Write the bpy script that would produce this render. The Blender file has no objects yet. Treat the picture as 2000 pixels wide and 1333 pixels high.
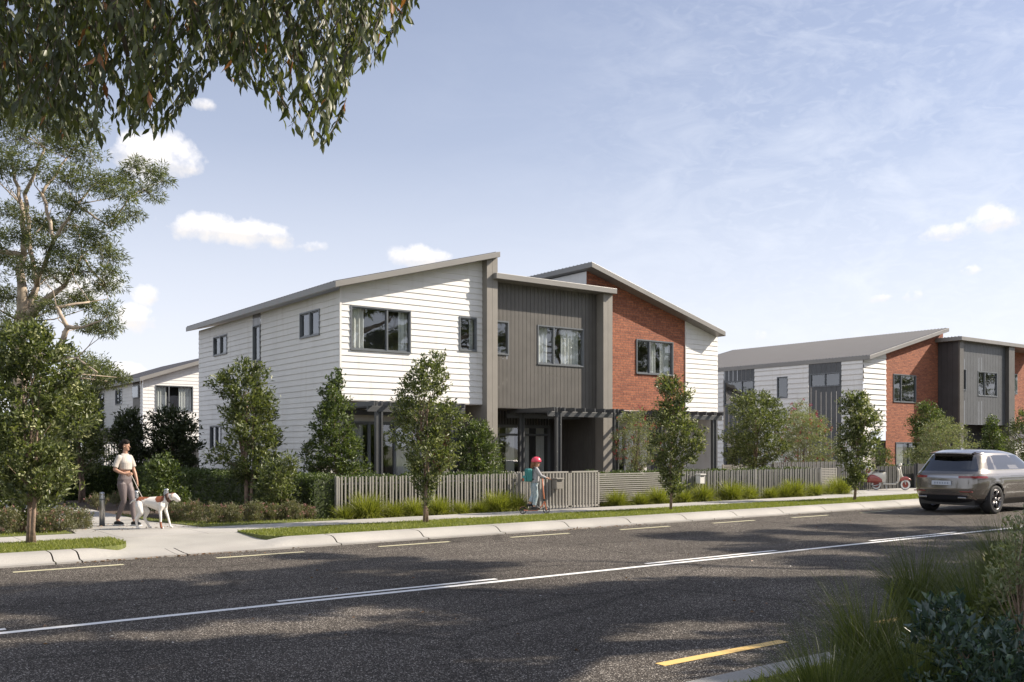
import bpy, bmesh, math, random
import numpy as np
from mathutils import Vector, Matrix
random.seed(7); RNG = np.random.default_rng(11)
R = math.radians
SC = bpy.context.scene
COL = SC.collection
# ------------------------------------------------------------------ survey of the street (metres, road along +x, houses towards +y)
FP, U0, V0, CAMH = 1864.0, 1000.0, 873.0, 1.72
AZ = math.atan2(2500, FP); CC, SS = math.cos(AZ), math.sin(AZ)
def at(u, v, d):
    s = (u - U0) / FP * d
    return Vector((CC * d + SS * s, SS * d - CC * s, CAMH - (v - V0) / FP * d))
def dY(u, Y): return Y / (SS - CC * (u - U0) / FP)
def dX(u, X): return X / (CC + SS * (u - U0) / FP)
def XatY(u, Y): return at(u, V0, dY(u, Y)).x
SUN = Vector((1.9, -1.0, 1.58)).normalized()
RIGHT = Vector((SS, -CC, 0)); FWD = Vector((CC, SS, 0))

# ------------------------------------------------------------------ materials
def N(nt, t, **kw):
    n = nt.nodes.new(t)
    for k, v in kw.items():
        if k.startswith('_'): setattr(n, k[1:], v)
        else: n.inputs[k.replace('0', ' ')].default_value = v
    return n
def newmat(name):
    m = bpy.data.materials.new(name); m.use_nodes = True
    nt = m.node_tree; b = nt.nodes['Principled BSDF']
    return m, nt, b, nt.links.new
def c4(c): return (c[0], c[1], c[2], 1)
def ramp(nt, fac, stops, L):
    r = nt.nodes.new('ShaderNodeValToRGB'); e = r.color_ramp.elements
    while len(e) < len(stops): e.new(.5)
    for i, (p, c) in enumerate(stops):
        e[i].position = p; e[i].color = c4(c) if hasattr(c, '__len__') else (c, c, c, 1)
    L(fac, r.inputs[0]); return r
def pm(name, col, rough=.6, var=.12, ns=3., bump=.0, bs=60., metal=0., spec=.5, coat=0.):
    m, nt, b, L = newmat(name)
    tc = nt.nodes.new('ShaderNodeTexCoord')
    n = N(nt, 'ShaderNodeTexNoise', Scale=ns, Detail=6.); L(tc.outputs['Object'], n.inputs['Vector'])
    lo = tuple(max(0, x * (1 - var)) for x in col); hi = tuple(min(1, x * (1 + var)) for x in col)
    r = ramp(nt, n.outputs['Fac'], [(.3, lo), (.7, hi)], L); L(r.outputs[0], b.inputs['Base Color'])
    b.inputs['Roughness'].default_value = rough; b.inputs['Metallic'].default_value = metal
    b.inputs['Specular IOR Level'].default_value = spec; b.inputs['Coat Weight'].default_value = coat
    if bump:
        n2 = N(nt, 'ShaderNodeTexNoise', Scale=bs, Detail=4.); L(tc.outputs['Object'], n2.inputs['Vector'])
        bp = N(nt, 'ShaderNodeBump', Strength=bump, Distance=.01); L(n2.outputs['Fac'], bp.inputs['Height']); L(bp.outputs[0], b.inputs['Normal'])
    return m
def leafmat(name, cols, trans=.3, rough=.42, tcol=None):
    m, nt, b, L = newmat(name)
    g = nt.nodes.new('ShaderNodeNewGeometry')
    st = [(i / max(1, len(cols) - 1), c) for i, c in enumerate(cols)]
    r = ramp(nt, g.outputs['Random Per Island'], st, L); L(r.outputs[0], b.inputs['Base Color'])
    b.inputs['Roughness'].default_value = rough; b.inputs['Specular IOR Level'].default_value = .5
    t = nt.nodes.new('ShaderNodeBsdfTranslucent')
    mx = nt.nodes.new('ShaderNodeMix'); mx.data_type = 'RGBA'; mx.blend_type = 'MULTIPLY'; mx.inputs[0].default_value = 1
    L(r.outputs[0], mx.inputs[6]); mx.inputs[7].default_value = c4(tcol or (1.5, 1.6, .6)); L(mx.outputs[2], t.inputs[0])
    ms = nt.nodes.new('ShaderNodeMixShader'); ms.inputs[0].default_value = trans
    L(b.outputs[0], ms.inputs[1]); L(t.outputs[0], ms.inputs[2])
    L(ms.outputs[0], nt.nodes['Material Output'].inputs[0])
    return m
def brickmat():
    m, nt, b, L = newmat('red_brick')
    tc = nt.nodes.new('ShaderNodeTexCoord'); sp = nt.nodes.new('ShaderNodeSeparateXYZ'); L(tc.outputs['Object'], sp.inputs[0])
    ad = nt.nodes.new('ShaderNodeMath'); ad.operation = 'ADD'; L(sp.outputs[0], ad.inputs[0]); L(sp.outputs[1], ad.inputs[1])
    cb = nt.nodes.new('ShaderNodeCombineXYZ'); L(ad.outputs[0], cb.inputs[0]); L(sp.outputs[2], cb.inputs[1])
    bt = N(nt, 'ShaderNodeTexBrick', Scale=1.0)
    bt.inputs['Color1'].default_value = (.325, .112, .055, 1); bt.inputs['Color2'].default_value = (.20, .062, .034, 1)
    bt.inputs['Mortar'].default_value = (.15, .085, .06, 1); bt.inputs['Mortar Size'].default_value = .007
    bt.inputs['Brick Width'].default_value = .24; bt.inputs['Row Height'].default_value = .08; bt.inputs['Bias'].default_value = -.1
    L(cb.outputs[0], bt.inputs['Vector'])
    n = N(nt, 'ShaderNodeTexNoise', Scale=14., Detail=8.); L(tc.outputs['Object'], n.inputs['Vector'])
    r = ramp(nt, n.outputs['Fac'], [(.28, .60), (.7, 1.35)], L)
    mx = nt.nodes.new('ShaderNodeMix'); mx.data_type = 'RGBA'; mx.blend_type = 'MULTIPLY'; mx.inputs[0].default_value = 1
    L(bt.outputs['Color'], mx.inputs[6]); L(r.outputs[0], mx.inputs[7]); L(mx.outputs[2], b.inputs['Base Color'])
    b.inputs['Roughness'].default_value = .85
    iv = nt.nodes.new('ShaderNodeMath'); iv.operation = 'MULTIPLY_ADD'; L(bt.outputs['Fac'], iv.inputs[0]); iv.inputs[1].default_value = -1.; L(n.outputs['Fac'], iv.inputs[2])
    bp = N(nt, 'ShaderNodeBump', Strength=.8, Distance=.008); L(iv.outputs[0], bp.inputs['Height']); L(bp.outputs[0], b.inputs['Normal'])
    return m
def asphaltmat():
    m, nt, b, L = newmat('asphalt')
    tc = nt.nodes.new('ShaderNodeTexCoord')
    v = N(nt, 'ShaderNodeTexVoronoi', Scale=115.); L(tc.outputs['Object'], v.inputs['Vector'])
    sp = nt.nodes.new('ShaderNodeSeparateColor'); L(v.outputs['Color'], sp.inputs[0])
    r1 = ramp(nt, sp.outputs[0], [(0, (.017, .015, .0135)), (.5, (.056, .048, .041)), (.88, (.120, .104, .088)), (.97, (.46, .42, .37))], L)
    n2 = N(nt, 'ShaderNodeTexNoise', Scale=.35, Detail=7., Roughness=.6); L(tc.outputs['Object'], n2.inputs['Vector'])
    r2 = ramp(nt, n2.outputs['Fac'], [(.3, .72), (.7, 1.35)], L)
    mx = nt.nodes.new('ShaderNodeMix'); mx.data_type = 'RGBA'; mx.blend_type = 'MULTIPLY'; mx.inputs[0].default_value = 1
    L(r1.outputs[0], mx.inputs[6]); L(r2.outputs[0], mx.inputs[7])
    # long pale wheel tracks along the lanes
    sx = nt.nodes.new('ShaderNodeSeparateXYZ'); L(tc.outputs['Object'], sx.inputs[0])
    w = nt.nodes.new('ShaderNodeMath'); w.operation = 'SINE'; w2 = nt.nodes.new('ShaderNodeMath'); w2.operation = 'MULTIPLY'; w2.inputs[1].default_value = 3.7
    L(sx.outputs[1], w2.inputs[0]); L(w2.outputs[0], w.inputs[0])
    r3 = ramp(nt, w.outputs[0], [(0, .93), (1, 1.08)], L)
    mx2 = nt.nodes.new('ShaderNodeMix'); mx2.data_type = 'RGBA'; mx2.blend_type = 'MULTIPLY'; mx2.inputs[0].default_value = 1
    L(mx.outputs[2], mx2.inputs[6]); L(r3.outputs[0], mx2.inputs[7])
    mp = nt.nodes.new('ShaderNodeMapping'); mp.inputs['Scale'].default_value = (.5, .9, 1); L(tc.outputs['Object'], mp.inputs[0])
    dn = N(nt, 'ShaderNodeTexNoise', Scale=1.2, Detail=3.); L(mp.outputs[0], dn.inputs['Vector'])
    wv = nt.nodes.new('ShaderNodeMix'); wv.data_type = 'RGBA'; wv.inputs[0].default_value = .12; L(mp.outputs[0], wv.inputs[6]); L(dn.outputs['Color'], wv.inputs[7])
    vc = N(nt, 'ShaderNodeTexVoronoi', Scale=.42, _feature='DISTANCE_TO_EDGE'); L(wv.outputs[2], vc.inputs['Vector'])
    rc_ = ramp(nt, vc.outputs['Distance'], [(0, .45), (.006, .5), (.012, 1), (1, 1)], L)
    st = N(nt, 'ShaderNodeTexNoise', Scale=1.7, Detail=9., Roughness=.7); L(tc.outputs['Object'], st.inputs['Vector'])
    rs = ramp(nt, st.outputs['Fac'], [(.30, .62), (.42, 1), (.62, 1.), (.74, 1.25)], L)
    m3 = nt.nodes.new('ShaderNodeMix'); m3.data_type = 'RGBA'; m3.blend_type = 'MULTIPLY'; m3.inputs[0].default_value = 1; L(mx2.outputs[2], m3.inputs[6]); L(rs.outputs[0], m3.inputs[7])
    m4 = nt.nodes.new('ShaderNodeMix'); m4.data_type = 'RGBA'; m4.blend_type = 'MULTIPLY'; m4.inputs[0].default_value = .55; L(m3.outputs[2], m4.inputs[6]); L(rc_.outputs[0], m4.inputs[7])
    L(m4.outputs[2], b.inputs['Base Color'])
    b.inputs['Roughness'].default_value = .9; b.inputs['Specular IOR Level'].default_value = .18
    n3 = N(nt, 'ShaderNodeTexVoronoi', Scale=120.); L(tc.outputs['Object'], n3.inputs['Vector'])
    bp = N(nt, 'ShaderNodeBump', Strength=.9, Distance=.006); L(n3.outputs['Distance'], bp.inputs['Height']); L(bp.outputs[0], b.inputs['Normal'])
    return m
def paintmat(name, col):
    m, nt, b, L = newmat(name)
    tc = nt.nodes.new('ShaderNodeTexCoord')
    n = N(nt, 'ShaderNodeTexNoise', Scale=45., Detail=5., Roughness=.7); L(tc.outputs['Object'], n.inputs['Vector'])
    n2 = N(nt, 'ShaderNodeTexNoise', Scale=3., Detail=3.); L(tc.outputs['Object'], n2.inputs['Vector'])
    a = nt.nodes.new('ShaderNodeMath'); a.operation = 'MULTIPLY_ADD'; L(n2.outputs['Fac'], a.inputs[0]); a.inputs[1].default_value = .5; L(n.outputs['Fac'], a.inputs[2])
    r = ramp(nt, a.outputs[0], [(.50, (.07, .066, .062)), (.62, col)], L); L(r.outputs[0], b.inputs['Base Color'])
    b.inputs['Roughness'].default_value = .6
    return m
def glassmat(name, tint=(.80, .84, .84), add=.10, ior=1.7):
    m, nt, b, L = newmat(name)
    nt.nodes.remove(b)
    t = nt.nodes.new('ShaderNodeBsdfTransparent'); t.inputs[0].default_value = c4(tint)
    g = nt.nodes.new('ShaderNodeBsdfGlossy'); g.inputs['Roughness'].default_value = .015; g.inputs[0].default_value = (.95, .97, 1, 1)
    gg = nt.nodes.new('ShaderNodeNewGeometry'); io = nt.nodes.new('ShaderNodeMath'); io.operation = 'MULTIPLY_ADD'; L(gg.outputs['Backfacing'], io.inputs[0]); io.inputs[1].default_value = 1 / ior - ior; io.inputs[2].default_value = ior; f = N(nt, 'ShaderNodeFresnel'); L(io.outputs[0], f.inputs['IOR']); a = nt.nodes.new('ShaderNodeMath'); a.operation = 'ADD'; a.use_clamp = True
    L(f.outputs[0], a.inputs[0]); a.inputs[1].default_value = add
    tc = nt.nodes.new('ShaderNodeTexCoord'); n = N(nt, 'ShaderNodeTexNoise', Scale=1.3, Detail=1.); L(tc.outputs['Object'], n.inputs['Vector'])
    bp = N(nt, 'ShaderNodeBump', Strength=.05, Distance=.05); L(n.outputs['Fac'], bp.inputs['Height']); L(bp.outputs[0], g.inputs['Normal'])
    ms = nt.nodes.new('ShaderNodeMixShader'); L(a.outputs[0], ms.inputs[0]); L(t.outputs[0], ms.inputs[1]); L(g.outputs[0], ms.inputs[2])
    L(ms.outputs[0], nt.nodes['Material Output'].inputs[0]); return m
def patchmat(name, base, col, spots, rough=.6, ns=9.):
    "markings of a coat: patches with a ragged edge at fixed places on the body"
    m, nt, b, L = newmat(name)
    tc = nt.nodes.new('ShaderNodeTexCoord'); n = N(nt, 'ShaderNodeTexNoise', Scale=ns, Detail=4.); L(tc.outputs['Object'], n.inputs['Vector'])
    cur = None
    for (x, y, z, r) in spots:
        d = nt.nodes.new('ShaderNodeVectorMath'); d.operation = 'DISTANCE'; L(tc.outputs['Object'], d.inputs[0]); d.inputs[1].default_value = (x, y, z)
        a = nt.nodes.new('ShaderNodeMath'); a.operation = 'DIVIDE'; L(d.outputs['Value'], a.inputs[0]); a.inputs[1].default_value = r
        if cur is None: cur = a
        else:
            k = nt.nodes.new('ShaderNodeMath'); k.operation = 'MINIMUM'; L(cur.outputs[0], k.inputs[0]); L(a.outputs[0], k.inputs[1]); cur = k
    s = nt.nodes.new('ShaderNodeMath'); s.operation = 'ADD'; L(cur.outputs[0], s.inputs[0]); L(n.outputs['Fac'], s.inputs[1])
    r = ramp(nt, s.outputs[0], [(0, col), (.74, col), (.77, base), (1, base)], L)
    sc = nt.nodes.new('ShaderNodeMath'); sc.operation = 'MULTIPLY'; sc.inputs[1].default_value = .5; L(s.outputs[0], sc.inputs[0]); L(sc.outputs[0], r.inputs[0])
    L(r.outputs[0], b.inputs['Base Color']); b.inputs['Roughness'].default_value = rough
    return m
def printmat(name, a_, b_, scale):
    m, nt, b, L = newmat(name)
    tc = nt.nodes.new('ShaderNodeTexCoord'); n = N(nt, 'ShaderNodeTexVoronoi', Scale=scale); L(tc.outputs['Object'], n.inputs['Vector'])
    r = ramp(nt, n.outputs['Distance'], [(.25, a_), (.5, b_)], L); L(r.outputs[0], b.inputs['Base Color']); b.inputs['Roughness'].default_value = .8
    return m
def concretemat(name, col, jx=0, jo=0.):
    m = pm(name, col, .8, .16, .8, .35, 90)
    nt = m.node_tree; L = nt.links.new; b = nt.nodes['Principled BSDF']
    src = b.inputs['Base Color'].links[0].from_socket
    tc = nt.nodes.new('ShaderNodeTexCoord')
    n = N(nt, 'ShaderNodeTexNoise', Scale=130., Detail=3.); L(tc.outputs['Object'], n.inputs['Vector'])
    r = ramp(nt, n.outputs['Fac'], [(.35, .86), (.65, 1.1)], L)
    mx = nt.nodes.new('ShaderNodeMix'); mx.data_type = 'RGBA'; mx.blend_type = 'MULTIPLY'; mx.inputs[0].default_value = 1
    L(src, mx.inputs[6]); L(r.outputs[0], mx.inputs[7]); out = mx.outputs[2]
    if jx:
        sx = nt.nodes.new('ShaderNodeSeparateXYZ'); L(tc.outputs['Object'], sx.inputs[0])
        a = nt.nodes.new('ShaderNodeMath'); a.operation = 'ADD'; a.inputs[1].default_value = -jo + 1000 * jx; L(sx.outputs[0], a.inputs[0])
        w = nt.nodes.new('ShaderNodeMath'); w.operation = 'MODULO'; w.inputs[1].default_value = jx; L(a.outputs[0], w.inputs[0])
        r2 = ramp(nt, w.outputs[0], [(0, .35), (.012 , .35), (.016, 1), (1, 1)], L)
        m2 = nt.nodes.new('ShaderNodeMix'); m2.data_type = 'RGBA'; m2.blend_type = 'MULTIPLY'; m2.inputs[0].default_value = 1
        L(out, m2.inputs[6]); L(r2.outputs[0], m2.inputs[7]); out = m2.outputs[2]
    L(out, b.inputs['Base Color']); return m

def boardmat():
    m = pm('white_weatherboard_paint', (.70, .685, .655), .55, .045, 1.5, .12, 40)
    nt = m.node_tree; L = nt.links.new; b = nt.nodes['Principled BSDF']; src = b.inputs['Base Color'].links[0].from_socket
    tc = nt.nodes.new('ShaderNodeTexCoord'); mp = nt.nodes.new('ShaderNodeMapping'); mp.inputs['Scale'].default_value = (3.5, 3.5, .35); L(tc.outputs['Object'], mp.inputs[0])
    n = N(nt, 'ShaderNodeTexNoise', Scale=1.6, Detail=8., Roughness=.65); L(mp.outputs[0], n.inputs['Vector'])
    r = ramp(nt, n.outputs['Fac'], [(.30, (.90, .885, .86)), (.48, (1, 1, 1))], L)
    mx = nt.nodes.new('ShaderNodeMix'); mx.data_type = 'RGBA'; mx.blend_type = 'MULTIPLY'; mx.inputs[0].default_value = 1; L(src, mx.inputs[6]); L(r.outputs[0], mx.inputs[7]); L(mx.outputs[2], b.inputs['Base Color']); return m
M = dict(
 white=boardmat(),
 cream=pm('cream_render', (.62, .60, .57), .8, .05, 2, .2, 80),
 soffit=pm('soffit_paint', (.55, .53, .50), .8, .04),
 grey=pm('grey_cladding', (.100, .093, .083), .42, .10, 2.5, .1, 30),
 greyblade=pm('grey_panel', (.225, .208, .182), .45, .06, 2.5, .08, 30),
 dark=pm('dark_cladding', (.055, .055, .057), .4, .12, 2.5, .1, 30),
 fascia=pm('fascia_metal', (.225, .215, .20), .38, .05, 2, 0, 30),
 roofm=pm('roof_sheet', (.040, .042, .055), .7, .08, 1.5),
 frame=pm('window_frame_metal', (.13, .14, .15), .32, .05),
 black=pm('black_metal', (.022, .023, .026), .35, .1),
 curtain=pm('curtain_cloth', (.72, .70, .66), .9, .06),
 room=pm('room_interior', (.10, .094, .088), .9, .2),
 red=pm('red_door_paint', (.16, .028, .02), .5, .06),
 brick=brickmat(), asphalt=asphaltmat(),
 kerb=concretemat('kerb_concrete', (.335, .318, .29)),
 path=concretemat('path_concrete', (.36, .343, .315), 1.5),
 drive=concretemat('apron_concrete', (.345, .33, .30)),
 soil=pm('garden_mulch', (.075, .05, .035), .95, .5, 25, 1., 60),
 turf=pm('turf_soil', (.115, .13, .035), .95, .35, 18, 1., 80),
 earth=pm('earth', (.10, .10, .06), .95, .3, .6, .5, 10),
 yellow=paintmat('yellow_line_paint', (.70, .46, .15)), yellow2=paintmat('pale_yellow_line_paint', (.56, .52, .34)), wline=paintmat('white_line_paint', (.78, .77, .74)),
 glass=glassmat('window_glass'), cglass=glassmat('car_glass', (.10, .11, .12), .10, 1.5),
 fence=pm('fence_paint', (.275, .26, .232), .5, .08, 4), fence2=pm('fence_paint_grey', (.20, .195, .185), .5, .08, 4),
 charcoal=pm('charcoal_cladding', (.078, .082, .086), .45, .1, 2.5, .1, 30),
 fence3=pm('fence_paint_dark', (.10, .098, .092), .5, .1, 4),
 pergola=pm('pergola_paint', (.060, .062, .064), .4, .08),
 steel=pm('brushed_steel', (.45, .45, .45), .35, .05, 8, 0, 30, 1.),
 bark=pm('bark', (.22, .155, .115), .85, .35, 14, .8, 50), gumbark=pm('gum_bark', (.34, .275, .21), .8, .45, 5, .6, 30),
 darkbark=pm('dark_twig_bark', (.075, .055, .042), .85, .3, 14),
 leafA=leafmat('leaf_street', [(.036, .050, .018), (.068, .088, .030), (.11, .134, .048), (.165, .185, .080), (.21, .22, .11)]),
 leafB=leafmat('leaf_bright', [(.036, .054, .018), (.068, .096, .030), (.11, .145, .05), (.17, .20, .085)]),
 leafD=leafmat('leaf_dark', [(.030, .042, .020), (.050, .064, .028), (.070, .086, .038)], .22),
 leafG=leafmat('leaf_gum', [(.060, .078, .032), (.10, .12, .05), (.14, .16, .07), (.18, .19, .10)], .3),
 leafS=leafmat('leaf_silver', [(0.125, 0.150, 0.081), (0.175, 0.200, 0.112), (0.225, 0.250, 0.150), (0.250, 0.213, 0.150)], .3),
 leafH=leafmat('leaf_hedge', [(.040, .060, .018), (.075, .105, .030), (.115, .145, .045)], .25),
 leafP=leafmat('leaf_pinkish', [(.095, .105, .05), (.14, .15, .075), (.18, .175, .10), (.20, .16, .11)], .3),
 leafO=leafmat('leaf_overhang', [(.036, .046, .018), (.056, .068, .025), (.078, .09, .032), (.10, .11, .04)], .35),
 leafR=leafmat('leaf_rust', [(.26, .10, .04), (.30, .15, .06)], .3),
 leafT=leafmat('leaf_blue_green', [(.030, .052, .045), (.055, .085, .07), (.085, .125, .105), (.06, .10, .03)], .15, .22),
 tuft=leafmat('tuft_blade', [(.10, .115, .018), (.16, .18, .026), (.22, .235, .04), (.27, .27, .07)], .35, .5),
 tuftD=leafmat('tuft_blade_dark', [(.035, .052, .012), (.058, .078, .016), (.085, .105, .022), (.11, .12, .04)], .35, .45),
 turfB=leafmat('turf_blade', [(.10, .125, .020), (.155, .18, .032), (.215, .23, .045), (.27, .27, .08)], .35, .6),
 blossom=leafmat('blossom_cream', [(.42, .43, .20), (.52, .52, .30), (.35, .38, .15)], .3, .7, (1, 1, .8)),
 flowR=leafmat('flower_red', [(.30, .03, .035), (.40, .06, .07), (.25, .04, .05)], .2, .6, (1, .5, .5)),
 flowP=leafmat('flower_pink', [(.34, .16, .15), (.42, .24, .2)], .2, .6, (1, .8, .8)),
 flowK=leafmat('flower_magenta', [(.40, .02, .10), (.5, .04, .16)], .2, .6, (1, .5, .5)),
 skin=pm('skin', (.42, .24, .165), .5, .05), hair=pm('black_hair', (.014, .010, .008), .75, .2, 40, 0, 30, 0, .15), hair2=pm('auburn_hair', (.20, .075, .03), .5, .3, 30),
 tee=pm('beige_tee', (.46, .42, .375), .85, .05, 9, .4, 20), legg=pm('mauve_leggings', (.135, .108, .108), .55, .06, 9, .2, 15),
 shoe=pm('black_shoe', (.012, .012, .014), .5, .1), sole=pm('white_sole', (.7, .7, .68), .6, .02),
 eye=pm('eye', (.01, .008, .008), .2, 0), lips=pm('lips', (.30, .09, .08), .4, 0),
)

# ------------------------------------------------------------------ object helpers
def rootloc(p):
    while p.parent: p = p.parent
    return p.location.copy()
def tag(o, label=None, cat=None, group=None, kind=None):
    if label: o['label'] = label
    if cat: o['category'] = cat
    if group: o['group'] = group
    if kind: o['kind'] = kind
    return o
def thing(name, label, cat, loc=(0, 0, 0), group=None):
    o = bpy.data.objects.new(name, None); COL.objects.link(o); o.location = loc; o.empty_display_size = .2
    return tag(o, label, cat, group)
def copy_tree(o, parent=None):
    c = o.copy(); COL.objects.link(c); c.parent = parent
    for ch in list(o.children): copy_tree(ch, c)
    return c
class MB:
    def __init__(s): s.v = []; s.f = []; s.m = []; s.mi = 0
    def add(s, vs, fs):
        n = len(s.v); s.v += [tuple(p) for p in vs]; s.f += [tuple(i + n for i in f) for f in fs]; s.m += [s.mi] * len(fs)
    def box(s, x0, x1, y0, y1, z0, z1, fn=None):
        vs = [(x, y, z) for z in (z0, z1) for y in (y0, y1) for x in (x0, x1)]
        if fn: vs = [fn(*p) for p in vs]
        s.add(vs, [(0, 2, 3, 1), (4, 5, 7, 6), (0, 1, 5, 4), (2, 6, 7, 3), (0, 4, 6, 2), (1, 3, 7, 5)])
    def obox(s, c, ax, ay, az):
        c = Vector(c); vs = [c + ax * i + ay * j + az * k for k in (-1, 1) for j in (-1, 1) for i in (-1, 1)]
        s.add(vs, [(0, 2, 3, 1), (4, 5, 7, 6), (0, 1, 5, 4), (2, 6, 7, 3), (0, 4, 6, 2), (1, 3, 7, 5)])
    def prism(s, poly, z0, z1):
        n = len(poly); vs = [(x, y, z0) for x, y in poly] + [(x, y, z1) for x, y in poly]
        s.add(vs, [tuple(range(n))[::-1], tuple(range(n, 2 * n))] + [(i, (i + 1) % n, n + (i + 1) % n, n + i) for i in range(n)])
    def tube(s, pts, rad, n=8, cap=True):
        pts = [Vector(p) for p in pts]
        if not hasattr(rad, '__len__'): rad = [rad] * len(pts)
        vs = []; up = None
        for i, p in enumerate(pts):
            t = (pts[min(i + 1, len(pts) - 1)] - pts[max(i - 1, 0)])
            if t.length < 1e-6: t = Vector((0, 0, 1))
            t.normalize()
            if up is None: up = t.orthogonal().normalized()
            a = (up - t * up.dot(t));
            a = a.normalized() if a.length > 1e-5 else t.orthogonal().normalized()
            up = a; b = t.cross(a)
            for k in range(n):
                q = 2 * math.pi * k / n; vs.append(p + (a * math.cos(q) + b * math.sin(q)) * rad[i])
        fs = [(i * n + k, i * n + (k + 1) % n, (i + 1) * n + (k + 1) % n, (i + 1) * n + k) for i in range(len(pts) - 1) for k in range(n)]
        if cap: fs += [tuple(range(n))[::-1], tuple(range((len(pts) - 1) * n, len(pts) * n))]
        s.add(vs, fs)
    def lathe(s, prof, c, axis='z', n=24, a0=0, a1=2 * math.pi):
        full = abs(a1 - a0 - 2 * math.pi) < 1e-4; m = n if full else n + 1; vs = []
        for k in range(m):
            q = a0 + (a1 - a0) * k / n
            for r, h in prof:
                if axis == 'z': vs.append((c[0] + r * math.cos(q), c[1] + r * math.sin(q), c[2] + h))
                elif axis == 'y': vs.append((c[0] + r * math.cos(q), c[1] + h, c[2] + r * math.sin(q)))
                else: vs.append((c[0] + h, c[1] + r * math.cos(q), c[2] + r * math.sin(q)))
        L = len(prof)
        s.add(vs, [(k * L + j, ((k + 1) % m) * L + j, ((k + 1) % m) * L + j + 1, k * L + j + 1) for k in range(n) for j in range(L - 1)])
    def ball(s, c, r, n=12, sc=(1, 1, 1)):
        vs = []; fs = []; h = n // 2
        for i in range(h + 1):
            for k in range(n):
                t = math.pi * i / h; q = 2 * math.pi * k / n
                vs.append((c[0] + r * sc[0] * math.sin(t) * math.cos(q), c[1] + r * sc[1] * math.sin(t) * math.sin(q), c[2] + r * sc[2] * math.cos(t)))
        fs = [(i * n + k, i * n + (k + 1) % n, (i + 1) * n + (k + 1) % n, (i + 1) * n + k) for i in range(h) for k in range(n)]
        s.add(vs, fs)
    def build(s, name, mat, parent=None, smooth=False, bevel=0, sub=0, weld=False):
        if not s.v: s.v = [(0, 0, 0)]
        me = bpy.data.meshes.new(name)
        off = rootloc(parent) if parent else Vector((0, 0, 0))
        me.from_pydata([(p[0] - off.x, p[1] - off.y, p[2] - off.z) for p in s.v], [], s.f)
        for m in (mat if isinstance(mat, (list, tuple)) else [mat]): me.materials.append(m)
        if isinstance(mat, (list, tuple)): me.polygons.foreach_set('material_index', s.m)
        if weld:
            bm = bmesh.new(); bm.from_mesh(me); bmesh.ops.remove_doubles(bm, verts=bm.verts, dist=1e-4)
            bmesh.ops.recalc_face_normals(bm, faces=bm.faces); bm.to_mesh(me); bm.free()
        if smooth: me.shade_smooth()
        o = bpy.data.objects.new(name, me); COL.objects.link(o); o.parent = parent
        if bevel:
            b = o.modifiers.new('b', 'BEVEL'); b.width = bevel; b.segments = 2; b.limit_method = 'ANGLE'
        if sub:
            b = o.modifiers.new('s', 'SUBSURF'); b.levels = sub; b.render_levels = sub
        return o
def npmesh(name, V, F, mat, parent=None, mats=None, mi=None, smooth=False):
    V = np.asarray(V, dtype=np.float32).reshape(-1, 3); F = np.asarray(F, dtype=np.int32)
    if parent is not None:
        off = rootloc(parent); V = V - np.array([off.x, off.y, off.z], dtype=np.float32)
    k = F.shape[1]; me = bpy.data.meshes.new(name)
    me.vertices.add(len(V)); me.vertices.foreach_set('co', V.ravel())
    me.loops.add(F.size); me.loops.foreach_set('vertex_index', F.ravel())
    me.polygons.add(len(F)); me.polygons.foreach_set('loop_start', np.arange(0, F.size, k, dtype=np.int32))
    try: me.polygons.foreach_set('loop_total', np.full(len(F), k, dtype=np.int32))
    except Exception: pass
    for m in (mats or [mat]): me.materials.append(m)
    if mi is not None: me.polygons.foreach_set('material_index', np.asarray(mi, dtype=np.int32))
    me.update(calc_edges=True)
    if smooth: me.shade_smooth()
    o = bpy.data.objects.new(name, me); COL.objects.link(o); o.parent = parent
    return o
def unit(a): return a / np.maximum(1e-9, np.linalg.norm(a, axis=-1, keepdims=True))
def leaf_arrays(P, D, ln, wd, fold=.25):
    "P base points, D unit directions; kite-shaped folded leaves: two triangles each, one island per leaf"
    n = len(P); D = unit(D); Q = unit(np.cross(D, np.array([0, 0, 1.]) + RNG.normal(size=(n, 3)) * .55)); Nn = np.cross(Q, D)
    ln = np.broadcast_to(ln, (n,))[:, None] * RNG.uniform(.65, 1.25, (n, 1)); wd = ln * wd
    mid = P + D * ln * .42
    a = mid + Q * wd * .5 + Nn * wd * fold; b = mid - Q * wd * .5 + Nn * wd * fold
    tip = P + D * ln - Nn * ln * .15
    V = np.stack([P, a, tip, b], 1).reshape(-1, 3)
    i = np.arange(n)[:, None] * 4
    F = np.concatenate([i + np.array([[0, 1, 2]]), i + np.array([[0, 2, 3]])], 1).reshape(-1, 3)
    return V, F
def leaves(name, P, D, ln, wd, mat, parent=None, fold=.25):
    V, F = leaf_arrays(np.asarray(P), np.asarray(D), ln, wd, fold)
    return npmesh(name, V, F, mat, parent)
def interp(rows, z):
    return [np.interp(z, rows[:, 0], rows[:, j]) for j in (1, 2)]

def bark_tubes(parent, base, nodes, edges, mat, name='trunk', n=7):
    mb = MB()
    for pts, rad in edges: mb.tube(pts, rad, n)
    return mb.build(name, mat, parent, smooth=True)

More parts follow.
